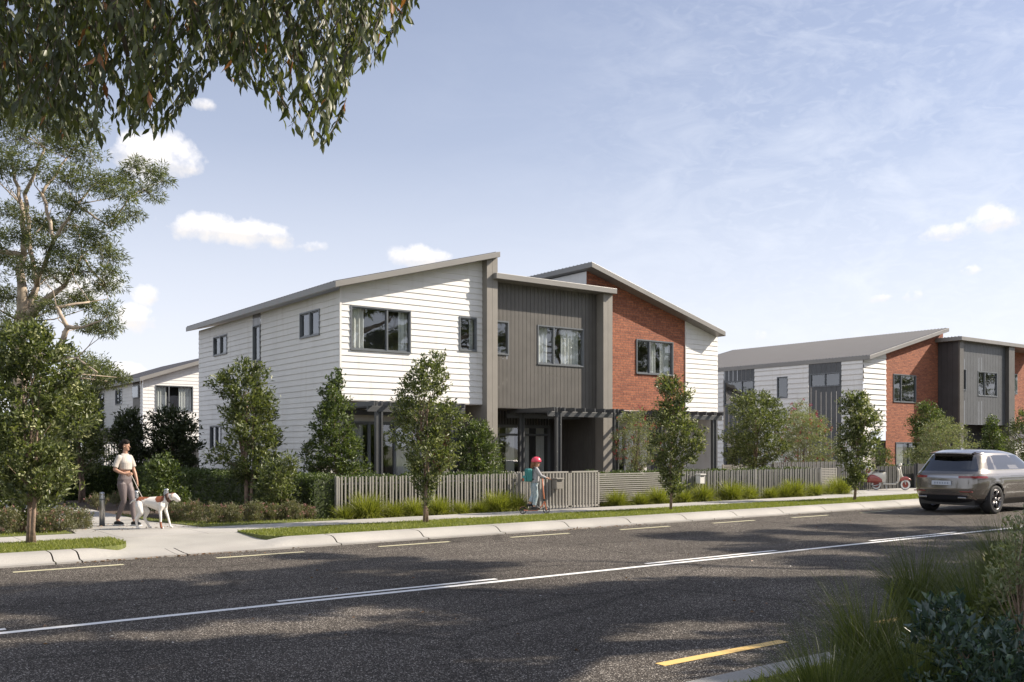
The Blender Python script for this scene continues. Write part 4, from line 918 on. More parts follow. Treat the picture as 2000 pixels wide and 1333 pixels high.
def tuft(x, y, s, hs, label, group, k, z=.05, mat='tuft'):
    key = (k % 4, mat)
    o = None
    for kk, ob in protos:
        if kk == key: o = ob.copy(); COL.objects.link(o); break
    if o is None: o = npmesh('grass_tuft', *TV[k % 4], M[mat]); protos.append((key, o))
    o.name = 'grass_tuft'; o.location = (x, y, z); o.scale = (s, s, s * hs); o.rotation_euler = (0, 0, random.uniform(0, 6)); tag(o, label, 'grass tuft', group); return o
ORD = 'first second third fourth fifth sixth seventh eighth ninth tenth eleventh twelfth thirteenth fourteenth fifteenth sixteenth'.split()
lt = [(672, .75), (716, 1.25), (768, .85), (806, .95), (858, 1.0), (900, .72), (938, .7), (972, 1.15), (1008, 1.0)]
for i, (u, s) in enumerate(lt):
    p = at(u, V0, dY(u, 19.28)); tuft(p.x, 19.28, s * 1.2, .85, f'{ORD[i]} grass tuft from the hedge corner, in front of the left picket fence', 'grass tufts along the left picket fence', i)
rt = [(1205, .95), (1252, .8), (1285, 1.05), (1335, .9), (1372, 1.15), (1428, 1.25), (1462, 1.0), (1505, .8), (1532, .9), (1550, 1.25), (1590, .95), (1618, .8), (1640, 1.3)]
for i, (u, s) in enumerate(rt):
    p = at(u, V0, dY(u, 19.28)); tuft(p.x, 19.28, s * 1.22, .85, f'{ORD[i]} grass tuft right of the gate, along the slat and picket fences', 'grass tufts right of the gate', i + 1)
TILT = .42
TV = [tuft_mesh(1100, .95, .17, None, 6, .0038, .8) for _ in range(4)]; protos = []
for i, (u, v, s, lab) in enumerate([(1860, 1128, .98, 'tall arching grass tussock on the near verge behind the blue-green shrub'), (1780, 1180, .85, 'tall arching grass tussock at the near kerb, top left of the clump'), (1700, 1310, .82, 'arching grass tussock at the near kerb above the blue-green shrub'), (1620, 1420, .72, 'low arching grass tussock at the bottom edge of the picture'),
                                  (1980, 1160, .95, 'arching grass tussock at the right edge behind the fine grey shrub'), (1800, 1420, .75, 'arching grass tussock hidden low behind the blue-green shrub'), (1920, 1230, .9, 'arching grass tussock between the blue-green shrub and the road')]):
    d = FP * (CAMH - .11) / (v + 55 - V0); p = at(u, V0, d); o = tuft(p.x, min(p.y, 4.5), s, 1., lab, 'arching grass tussocks on the near verge', i, .1, 'tuftD')
# foreground shrubs
silh_tree('foreground_shrub', 'glossy blue-green shrub in the bottom right corner', 'shrub', 1890, 4.9, [(1185, 1850, 1890), (1210, 1800, 1960), (1250, 1780, 2040), (1300, 1765, 2060), (1360, 1760, 2080), (1430, 1780, 2080), (1500, 1820, 2040)], 300, 12, .062, .42, M['leafT'], M['bark'], None, None, None, 4, spread=.06, tr=.010, gap=.1, z0=.1)
silh_tree('foreground_shrub', 'dark leafy shrub at the right edge behind the blue-green shrub', 'shrub', 1990, 5.6, [(1110, 1960, 2030), (1150, 1925, 2080), (1200, 1900, 2100), (1260, 1890, 2120), (1340, 1890, 2120), (1420, 1900, 2100)], 300, 13, .05, .42, M['leafA'], M['bark'], None, None, None, 4, spread=.06, tr=.010, gap=.05, z0=.1)
silh_tree('foreground_shrub', 'fine grey-green shrub reaching up beside the road at the right edge', 'shrub', 1985, 5.2, [(1010, 1985, 2012), (1035, 1962, 2040), (1070, 1935, 2060), (1110, 1925, 2060), (1160, 1935, 2060)], 120, 14, .034, .3, M['leafS'], M['bark'], None, None, None, 3, spread=.055, tr=.008, gap=.4, z0=.1)

# ------------------------------------------------------------------ gum trees
def gum(name, lab, base, nodes, pads, per, ln=.15, wd=.17, mat='leafG', r0=.22, twig=True, flat=.6, bmat='gumbark', cat='tree', hang=-.25, seed_sub=7):
    "nodes: list of (point, parent index, radius); pads: list of (point, radius)"
    t = thing(name, lab, cat, base); m = MB(); N_ = [(Vector(p), pr, r) for p, pr, r in nodes]
    for i, (p, pr, r) in enumerate(N_):
        if pr is None: continue
        q = N_[pr][0]; k = 5; pts = []
        for j in range(k + 1):
            x = q.lerp(p, j / k)
            if 0 < j < k: x += Vector((random.gauss(0, .05), random.gauss(0, .05), random.gauss(0, .02))) * (p - q).length * .35
            pts.append(x)
        m.tube(pts, [N_[pr][2] * (1 - j / k) + r * j / k for j in range(k + 1)], 9)
    P = []; D = []; fine = MB()
    for (c, rad) in pads:
        c = Vector(c); best = min(N_, key=lambda n: (n[0] - c).length + (2. if n[0].z > c.z - .1 else 0) + (0 if n[1] is not None else 5)); q = best[0]; L_ = (c - q).length
        mid = q.lerp(c, .5) + Vector((random.gauss(0, .1), random.gauss(0, .1), -.08)) * L_; r = min(best[2] * .5, .010 + .0085 * L_); m.tube([q, mid, c], [r, r * .6, r * .3], 6)
        ns = int(seed_sub * (rad / .6) ** 1.6) + 3
        for s in range(ns):
            a = random.uniform(0, 6.28); rr = rad * random.random() ** .45; e = c + Vector((rr * math.cos(a), rr * math.sin(a), random.gauss(.05, .30) * rad * flat * 1.4))
            m2 = (c + e) / 2 + Vector((0, 0, -.05)); fine.tube([c, m2, e], [r * .3 + .003, .005, .003], 4)
            k = per; g = RNG.normal(0, 1, (k, 3)); g /= np.maximum(1, np.linalg.norm(g, axis=1))[:, None] / 1.3; g *= np.array([.17, .17, .10]) * (rad / .6) ** .35
            P.append(np.array(e) + g); D.append(unit(g) * .8 + np.array((e - c) * .4) + RNG.normal(0, .5, (k, 3)) + np.array([0, 0, hang]))
    tk = m.build('trunk', M[bmat], t, smooth=True); tag(fine.build('twig', M['darkbark'], t), kind='stuff')
    leaves('crown', np.concatenate(P), np.concatenate(D), ln, wd, M[mat], t, .15); return t
def A(u, v, d): return at(u, v, d)
D0 = 26.
gn = [(A(38, 1000, D0), None, .26), (A(36, 700, D0), 0, 0.189), (A(40, 630, D0), 1, 0.171), (A(48, 500, D0), 2, 0.081), (A(42, 400, D0 - .4), 3, 0.056), (A(22, 320, D0), 4, 0.037), (A(72, 560, D0 + .3), 2, 0.068), (A(58, 470, D0 + .5), 6, 0.062), (A(48, 380, D0 + .8), 7, 0.056), (A(88, 290, D0 + .6), 8, 0.031),
      (A(105, 470, D0 - .8), 6, 0.050), (A(82, 380, D0 - .6), 10, 0.043), (A(150, 400, D0 - 1), 10, 0.031), (A(215, 445, D0 - 1.2), 12, 0.022), (A(250, 390, D0 - 1.2), 13, 0.019), (A(125, 560, D0 - .3), 2, 0.056), (A(160, 500, D0 + .4), 15, 0.031), (A(205, 560, D0), 16, 0.019), (A(130, 310, D0), 11, 0.025), (A(200, 350, D0), 12, 0.019),
      (A(112, 700, D0 - 1.5), 1, 0.099), (A(132, 640, D0 - 1.6), 20, 0.062), (A(110, 600, D0 - 1.6), 21, 0.043), (A(160, 640, D0 - 1.8), 21, 0.031), (A(200, 625, D0 - 2), 23, 0.019), (A(175, 590, D0 - 1), 22, 0.025), (A(150, 700, D0 - 1.8), 20, 0.031), (A(190, 728, D0 - 2), 26, 0.019), (A(-60, 480, D0), 3, 0.043), (A(-50, 360, D0), 28, 0.031)]
gp = [(300, 335, .38), (262, 325, .30), (285, 372, .45), (318, 352, .22), (235, 385, .42), (225, 430, .38), (255, 420, .35), (200, 360, .5), (165, 345, .5), (125, 290, .6), (165, 300, .5), (90, 250, .7), (40, 270, .7), (130, 240, .6), (60, 330, .6), (0, 330, .7), (110, 390, .45), (150, 440, .5), (190, 455, .5), (215, 500, .45), (130, 500, .55), (165, 530, .6), (195, 480, .4), (100, 450, .45),
      (70, 430, .45), (20, 420, .6), (-20, 470, .7), (15, 500, .5), (60, 520, .5), (95, 540, .5), (205, 560, .45), (222, 530, .3), (150, 575, .5), (180, 600, .45), (110, 600, .4), (215, 610, .35), (30, 580, .5), (-10, 580, .6), (195, 640, .35), (165, 640, .3), (222, 640, .22), (10, 640, .5), (70, 630, .4), (185, 735, .35), (210, 745, .3), (235, 738, .22), (160, 720, .3),
      (30, 215, .7), (80, 215, .6), (-40, 640, .6), (130, 355, .45), (40, 460, .4), (-60, 400, .8), (-70, 520, .8), (-40, 300, .8), (0, 230, .8), (40, 200, .8), (170, 250, .4), (140, 410, .4), (240, 350, .35), (90, 480, .4)]
gum('gum_tree', 'big pale-barked gum tree behind the nearest street tree', (gn[0][0].x, gn[0][0].y, .05), gn, [(A(u, v, D0 + random.uniform(-1.8, 1.4)), r) for u, v, r in gp], 60, .135, .18, hang=-.05, seed_sub=14)

# overhanging branches near the camera, hanging from a tree whose trunk stands left of the view
def overhang():
    t = thing('overhanging_tree', 'dark leafy branches hanging down over the road at the top left', 'tree', (-4.6, 4.4, .1)); m = MB(); tips = []
    tr = [Vector((-4.6, 4.4, 0)), Vector((-4.5, 4.5, 2.5)), Vector((-4.0, 4.7, 5.0)), Vector((-3.0, 5.0, 6.8))]; m.tube(tr, [.22, .19, .15, .10], 10)
    limbs = [[tr[2], A(-250, -150, 6.4), A(60, -200, 6.2), A(330, -160, 6.0), A(520, -120, 5.8), A(700, -150, 5.9), A(840, -190, 6.0)], [tr[2], A(-350, 0, 6.8), A(-120, -40, 7.0), A(60, 0, 7.2), A(190, 60, 7.3)], [A(330, -160, 6.0), A(480, -90, 6.6), A(560, 20, 6.8), A(600, 140, 6.9)],
             [A(60, -200, 6.2), A(180, -120, 5.4), A(220, -10, 5.2), A(250, 110, 5.2)], [A(700, -150, 5.9), A(740, -90, 6.3), A(780, -20, 6.4)], [tr[3], A(-100, -420, 6.5), A(250, -420, 6.6), A(600, -380, 6.6)]]
    for l in limbs: m.tube(l, [.035 * (1 - .8 * i / (len(l) - 1)) + .004 for i in range(len(l))], 7)
    low = [(-150, 250), (0, 245), (40, 232), (80, 250), (140, 285), (180, 275), (220, 240), (250, 262), (290, 250), (330, 265), (350, 215), (372, 130), (392, 120), (430, 130), (480, 175), (520, 200), (545, 240), (575, 265), (612, 270), (638, 290), (655, 195), (690, 150), (735, 118), (760, 105), (785, 70), (800, 20), (830, -40), (860, -90)]
    lx = [a for a, b in low]; ly = [b for a, b in low]; P = []; D = []; rP = []; rD = []; fine = MB()
    n = 0
    while n < 1250:
        u = random.uniform(-140, 830); lim = np.interp(u, lx, ly); v = lim - 12 - (lim + 260) * random.random() ** 1.25
        if v > lim: continue
        dens = 1. if u < 340 else .85
        if random.random() > dens: continue
        d = random.uniform(4.7, 7.6); tip = A(u + random.gauss(0, 5), min(v + 10, lim + 2), d); L_ = random.uniform(.30, .62)
        side = Vector((random.gauss(0, 1), random.gauss(0, 1), 0)).normalized(); st = tip + Vector((0, 0, L_)) * .85 + side * L_ * random.uniform(.2, .8); pts = []
        for j in range(6): q = j / 5; pts.append(st.lerp(tip, q) + side * (.10 * L_ * math.sin(q * 3)) + Vector((0, 0, .10 * L_ * math.sin(q * 3.14))))
        fine.tube(pts, [.004, .0035, .003, .0025, .002, .0015], 4, False)
        nl = int(L_ / .028); sg = 1
        for j in range(nl):
            q = (j + 1) / nl; i = min(4, int(q * 5)); p = pts[i].lerp(pts[i + 1], q * 5 - i); ax = (pts[i + 1] - pts[i]).normalized(); sd = ax.cross(Vector((random.gauss(0, .4), random.gauss(0, .4), 1))).normalized() * sg; sg = -sg
            dd = ax * .6 + sd * .6 + Vector((random.gauss(0, .25), random.gauss(0, .25), -.85))
            if random.random() < .012: rP.append(p); rD.append(dd)
            else: P.append(p); D.append(dd)
        n += 1
    m.build('limb', M['darkbark'], t, smooth=True); tag(fine.build('twig', M['darkbark'], t), kind='stuff')
    P = np.array([tuple(p) for p in P]); D = unit(np.array([tuple(d) for d in D])); k = len(P)
    # broader, six-point leaves for the closest foliage
    Q = unit(np.cross(D, RNG.normal(size=(k, 3)))); Nn = np.cross(D, Q); ln = (RNG.uniform(.055, .10, k))[:, None]; wd = ln * .33
    pt = [P, P + D * ln * .30 + Q * wd * .46 + Nn * wd * .12, P + D * ln * .62 + Q * wd * .40 + Nn * wd * .1, P + D * ln - Nn * ln * .10, P + D * ln * .62 - Q * wd * .40 + Nn * wd * .1, P + D * ln * .30 - Q * wd * .46 + Nn * wd * .12, P + D * ln * .45]
    V = np.stack(pt, 1).reshape(-1, 3); i = np.arange(k)[:, None, None] * 7; F = (i + np.array([[0, 1, 6], [1, 2, 6], [2, 3, 6], [3, 4, 6], [4, 5, 6], [5, 0, 6]])[None]).reshape(-1, 3)
    npmesh('foliage', V, F, M['leafO'], t)
    if rP: leaves('rust_leaf', np.array([tuple(p) for p in rP]), np.array([tuple(p) for p in rD]), .10, .3, M['leafR'], t)['kind'] = 'stuff'
    return t
overhang()

# gum trees along the near verge, right of the view: they throw the dappled shade on the road and show in the windows
def shade_from(u, v, H):
    d = FP * CAMH / (v - V0); g = at(u, V0, d); k = H / SUN.z; return Vector((g.x + SUN.x * k, g.y + SUN.y * k, H))
def shade_tree(lab, base, top, pads, per=40, ln=.2):
    b = Vector(base); nodes = [(b, None, .32), (b + Vector((.2, .1, top * .3)), 0, .26), (b + Vector((-.3, .5, top * .5)), 1, .2), (b + Vector((.6, -.2, top * .65)), 2, .15), (b + Vector((-1.2, 1.2, top * .62)), 2, .12), (b + Vector((1.8, .6, top * .7)), 3, .09), (b + Vector((-.4, -1.5, top * .7)), 3, .09), (b + Vector((.2, .2, top * .85)), 3, .09)]
    gum('gum_tree', lab, base, nodes, [(c, r * .86) for c, r in pads], 80, .27, .28, flat=.5, hang=-.2, seed_sub=8)
SH = [ # (u, v on the road, height of the foliage, radius)
 (60, 1165, 10.5, 1.2), (240, 1165, 10.5, 1.1), (420, 1158, 10.2, 1.0), (600, 1140, 10, .9), (760, 1135, 9.6, .7), (160, 1200, 10.6, 1.1), (380, 1195, 10.4, 1.), (600, 1180, 10, .9), (800, 1165, 9.6, .8), (900, 1180, 9.2, .8),
 (60, 1290, 8.6, .9), (220, 1310, 8.4, .9), (420, 1290, 8.4, .8), (600, 1280, 8.2, .8), (900, 1255, 8.0, .7), (850, 1300, 7.6, .8), 
 (1000, 1200, 9, .9), (1120, 1170, 9, .9), (1250, 1155, 9, .9), (1400, 1150, 9, .9), (1180, 1205, 8.6, .8), (1330, 1190, 8.6, .8), (1480, 1180, 8.6, .8), (1560, 1150, 9, .6), (1050, 1235, 8, .6), (1600, 1200, 7.8, .6),
 (1330, 1045, 13, .7), (1450, 1052, 12.5, .7), (1540, 1040, 12.5, .6), (1650, 1030, 12, .8), (1760, 1045, 11.5, .9), (1880, 1035, 11, .8), (1500, 1072, 11.5, .7), (1640, 1066, 11, .7), (1780, 1075, 10.5, .8), (1900, 1065, 10.5, .8), (1600, 1095, 10, .6), (1720, 1100, 10, .7), (1850, 1100, 9.5, .8),
 (600, 1090, 13, .5), (720, 1098, 12.6, .6), (860, 1108, 12, .6), (640, 1112, 12, .5), (500, 1128, 12, .5),
 (1700, 1150, 8.5, 1.0), (1800, 1180, 8, 1.1), (1750, 1260, 7, 1.1), (1900, 1200, 7.6, 1.1), (1880, 1290, 6.4, 1.1), (1950, 1130, 8.6, 1.1), (1790, 1330, 6, 1.1), (1950, 1260, 6.6, 1.1), (1700, 1400, 6., 1.1), (1850, 1420, 6., 1.1), (1640, 1350, 6.2, .9), (1980, 1380, 6, 1.1)]
bases = [(14.2, 1.2, .1), (18.5, 2.2, .1), (23.5, 1.6, .1), (12.0, -1.8, .1), (30., 0.8, .1)]
labs = ['gum tree on the near verge just right of the view, nearest of its row', 'gum tree on the near verge, second of its row to the right', 'gum tree on the near verge, third of its row to the right', 'gum tree set back behind the near verge', 'gum tree on the near verge, farthest of its row']
grp = [[] for _ in bases]
for (u, v, H, r) in SH:
    p = shade_from(u, v, H); k = min(range(len(bases)), key=lambda i: (Vector((bases[i][0], bases[i][1], 0)) - Vector((p.x, p.y, 0))).length); grp[k].append((p, r))
for k, b in enumerate(bases):
    for _ in range(6):   # the rest of each crown, high above and away from the road
        grp[k].append((Vector((b[0] + random.uniform(-1, 4.5), b[1] + random.uniform(-8, -4), random.uniform(7, 12))), random.uniform(.7, 1.2)))
    if grp[k]: shade_tree(labs[k], b, 12., grp[k])

for k, (x, y, h) in enumerate([(24, -17, 14), (34, -18, 16), (44, -17, 16), (55, -19, 17), (67, -18, 16), (82, -20, 17), (100, -18, 18), (118, -20, 17), (138, -18, 18), (160, -20, 18)]):
    pads = []
    for _ in range(26): a = random.uniform(0, 6.28); rr = random.random() ** .5; z = random.uniform(.3, 1.); pads.append((Vector((x + rr * math.cos(a) * h * .34, y + rr * math.sin(a) * h * .34, h * z * (1 - .25 * rr))), random.uniform(1.0, 1.7)))
    gum('gum_tree', 'gum tree across the street behind the camera, %s of its row' % ORD[k], (x, y, .1), [(Vector((x, y, .1)), None, .3), (Vector((x + .3, y, h * .35)), 0, .24), (Vector((x - .8, y + .6, h * .6)), 1, .14), (Vector((x + 1.1, y - .4, h * .62)), 1, .14), (Vector((x, y, h * .8)), 2, .09)], pads, 30, .42, .3, flat=.6, hang=-.1, seed_sub=3)
# ================================================================== PEOPLE AND DOG
def skinfig(name, J, E, mat, parent, root=None, vox=.0058, it=5, flat=(), axis='z'):
    "one continuous surface grown over joints J {name: (x,y,z,r)} and bones E; r=(a,b): oval section across the given axis"
    m = MB()
    def sec(k):
        x, y, z, r = J[k]; return Vector((x, y, z)), (r if hasattr(r, '__len__') else (r, r)), hasattr(r, '__len__')
    for a, b in E:
        (pa, ra, ta), (pb, rb, tb) = sec(a), sec(b)
        if ta and tb:
            vs = []; n = 20
            for p, r in ((pa, ra), (pb, rb)):
                for k in range(n):
                    q = 2 * math.pi * k / n; vs.append((p.x + r[0] * math.cos(q), p.y + r[1] * math.sin(q), p.z) if axis == 'z' else (p.x, p.y + r[1] * math.cos(q), p.z + r[0] * math.sin(q)))
            fs = [(k, (k + 1) % n, n + (k + 1) % n, n + k) for k in range(n)] + [tuple(range(n))[::-1], tuple(range(n, 2 * n))]
            m.add(vs, fs)
        else: m.tube([pa, pb], [min(ra), min(rb)], 14)
    for k in J:
        if k in flat: continue
        p, r, t_ = sec(k)
        if t_: m.ball(p, 1, 16, (r[0], r[1], min(r) * .7) if axis == 'z' else (min(r) * .8, r[1], r[0]))
        else: m.ball(p, r[0] * .985, 12)
    me = m.build(name, mat, parent, smooth=True, weld=False)
    bm = bmesh.new(); bm.from_mesh(me.data); bmesh.ops.recalc_face_normals(bm, faces=bm.faces); bm.to_mesh(me.data); bm.free()
    r = me.modifiers.new('remesh', 'REMESH'); r.mode = 'VOXEL'; r.voxel_size = vox; r.use_smooth_shade = True
    s = me.modifiers.new('smooth', 'SMOOTH'); s.iterations = it; s.factor = .5
    return me
def chain(E, *ks): E += list(zip(ks[:-1], ks[1:]))
def hand(J, E, wrist, pre, dirv, palmside, curl=.5, s=1.):
    "palm and five separate curled fingers"
    w = Vector(J[wrist][:3]); d = Vector(dirv).normalized(); n = Vector(palmside).normalized(); n = (n - d * n.dot(d)).normalized(); a = d.cross(n)
    pal = w + d * .055 * s; J[pre + 'palm'] = (*pal, .022 * s); E.append((wrist, pre + 'palm'))
    for i, (off, ln) in enumerate([(-.026, .072), (-.009, .082), (.009, .077), (.026, .060)]):
        b = pal + d * .028 * s + a * off * s; J[f'{pre}k{i}'] = (*b, .0095 * s); E.append((pre + 'palm', f'{pre}k{i}')); p = b; dd = d.copy(); last = f'{pre}k{i}'
        for j in range(3): dd = (dd + n * curl * (.5 + .3 * j)).normalized(); p = p + dd * ln * s * (.42, .32, .26)[j]; J[f'{pre}f{i}{j}'] = (*p, (.0088, .008, .0065)[j] * s); E.append((last, f'{pre}f{i}{j}')); last = f'{pre}f{i}{j}'
    b = w + d * .03 * s - a * .028 * s + n * .01 * s; J[pre + 't0'] = (*b, .011 * s); E.append((pre + 'palm', pre + 't0')); p = b + (d * .7 - a * .6 + n * .3).normalized() * .035 * s; J[pre + 't1'] = (*p, .0095 * s); E.append((pre + 't0', pre + 't1')); p = p + (d * .9 - a * .15 + n * .4).normalized() * .03 * s; J[pre + 't2'] = (*p, .008 * s); E.append((pre + 't1', pre + 't2'))
def head(o, parent, c, yaw, s, skin, hairm, bun=False):
    "face details on a head whose centre is c, looking along yaw (degrees from +x)"
    f = Vector((math.cos(R(yaw)), math.sin(R(yaw)), -.12)).normalized(); l = Vector((-f.y, f.x, 0)).normalized(); u = f.cross(l); c = Vector(c)
    for sg in (-1, 1):
        m = MB(); m.ball(c + f * .088 * s + l * .030 * sg * s + u * .004 * s, .0095 * s, 8); m.build('eye', M['eye'], parent, smooth=True)
    m = MB(); m.ball(c + f * .088 * s - u * .058 * s, .016 * s, 8, (.45, 1.1, .35)); m.build('lips', M['lips'], parent, smooth=True)

def woman():
    t = thing('person', 'woman in a beige cropped tee and mauve leggings walking a dog on the path', 'person', (0, 0, 0))
    hy = R(28); hc, hs = math.cos(hy), math.sin(hy); hx = lambda f, l, z, r: (.015 + f * hc - l * hs, f * hs + l * hc, z, r)
    J = dict(pel=(0, 0, .93, (.08, .13)), wai=(.01, 0, 1.07, (.080, .112)), che=(.01, 0, 1.24, (.085, .115)), upc=(-.005, 0, 1.38, (.05, .10)), nek=(.0, 0, 1.45, .050), nk2=(.012, .005, 1.52, .046), hd0=hx(.015, 0, 1.575, .066), hd1=hx(.005, 0, 1.625, .080), hd2=hx(-.01, 0, 1.64, .078),
             nose=hx(.094, 0, 1.583, .011), nb=hx(.076, 0, 1.61, .010), chin=hx(.055, 0, 1.53, .026), jaw=hx(.02, 0, 1.54, .045), earR=hx(.0, -.078, 1.59, .014), earL=hx(0, .078, 1.59, .014),
             sR=(-.01, -.15, 1.375, .036), eR=(-.05, -.235, 1.14, .036), fR=(.03, -.20, 1.09, .034), wR=(.13, -.12, 1.045, .022), sL=(-.01, .15, 1.375, .036), eL=(.03, .215, 1.13, .036), fL=(.08, .215, 1.03, .033), wL=(.14, .205, .90, .021),
             hR=(0, -.08, .86, .07), kR=(.03, -.055, .495, .042), aR=(-.17, -.05, .125, .031), tR=(-.09, -.045, .045, .03), hL=(0, .08, .86, .07), kL=(.15, .06, .50, .042), aL=(.20, .065, .10, .031), tL=(.31, .07, .035, .03))
    E = []; chain(E, 'pel', 'wai', 'che', 'upc'); chain(E, 'upc', 'nek', 'nk2', 'hd0', 'hd1', 'hd2'); chain(E, 'nb', 'nose'); chain(E, 'hd0', 'jaw', 'chin'); chain(E, 'upc', 'sR', 'eR', 'fR', 'wR'); chain(E, 'upc', 'sL', 'eL', 'fL', 'wL'); chain(E, 'pel', 'hR', 'kR', 'aR', 'tR'); chain(E, 'pel', 'hL', 'kL', 'aL', 'tL')
    hand(J, E, 'wR', 'r', (.9, .45, -.05), (-.2, .6, .1), .7); hand(J, E, 'wL', 'l', (.15, -.05, -1), (-.3, -1, 0), .35)
    skinfig('body', J, E, M['skin'], t, vox=.0052, it=3)
    L2 = dict(w=(.01, 0, 1.055, (.092, .128)), pel=(-.005, 0, .94, (.115, .168)), hp=(-.01, 0, .86, (.11, .165)), hR=(-.005, -.083, .84, .10), mR=(.015, -.07, .69, .084), kR=(.03, -.055, .495, .060), cR=(-.05, -.052, .35, .058), aR=(-.165, -.05, .145, .041), hL=(-.005, .083, .84, .10), mL=(.085, .072, .69, .085), kL=(.15, .06, .50, .060), cL=(.155, .062, .36, .058), aL=(.195, .065, .13, .040))
    E = []; chain(E, 'w', 'pel', 'hp'); chain(E, 'hR', 'mR', 'kR', 'cR', 'aR'); chain(E, 'hL', 'mL', 'kL', 'cL', 'aL'); skinfig('leggings', L2, E, M['legg'], t, it=5, flat=('w', 'aR', 'aL'))
    S = dict(b=(.02, 0, 1.13, (.112, .142)), c=(.022, 0, 1.27, (.118, .148)), u=(-.002, 0, 1.37, (.092, .145)), v=(-.002, 0, 1.415, (.068, .115)), n=(-.0, 0, 1.45, (.062, .066)), sR=(-.01, -.15, 1.37, .060), mR=(-.03, -.20, 1.27, .058), sR2=(-.045, -.232, 1.18, .062), sL=(-.01, .15, 1.37, .060), mL=(.01, .195, 1.27, .058), sL2=(.022, .216, 1.18, .062))
    E = []; chain(E, 'b', 'c', 'u', 'v', 'n'); chain(E, 'sR', 'mR', 'sR2'); chain(E, 'sL', 'mL', 'sL2'); skinfig('t_shirt', S, E, M['tee'], t, it=4, flat=('b', 'n', 'sR2', 'sL2'))
    Hh = dict(a=hx(-.035, 0, 1.648, .083), b=hx(-.005, 0, 1.668, .078), r=hx(.03, -.035, 1.672, .052), l=hx(.03, .035, 1.672, .052), lo=hx(-.06, 0, 1.58, .052), d=hx(-.11, 0, 1.60, .045)); E = []; chain(E, 'b', 'a', 'lo', 'd'); chain(E, 'r', 'l'); skinfig('hair', Hh, E, M['hair'], t)
    head(None, t, hx(.0, 0, 1.60, 0)[:3], 28, .92, None, None)
    for sg, a, to in ((-1, (-.17, -.05, .085), (-.03, -.042, .04)), (1, (.20, .065, .065), (.355, .07, .04))):
        a = Vector(a); to = Vector(to); hl = a + (a - to).normalized() * .05 - Vector((0, 0, .02)); J2 = dict(h=(hl.x, hl.y, .048, .036), m=(a.x + .02, a.y, .062, .042), n=((a.x + to.x) / 2, a.y, .05, .043), t=(to.x, to.y, .036, .034)); E = []; chain(E, 'h', 'm', 'n', 't'); sh = skinfig('shoe', J2, E, M['shoe'], t)
        m = MB(); m.box(hl.x - .035, to.x + .035, a.y - .042, a.y + .042, 0, .022); m.build('sole', M['sole'], sh, bevel=.008)
    return t
d_ = FP * (CAMH - .132) / (1027 - V0); p = at(244, V0, d_)
W = woman(); W.location = (p.x, p.y, .132); W.rotation_euler.z = math.atan2(-CC, SS) - R(24)
W.scale = (.94, .93, 1.0)

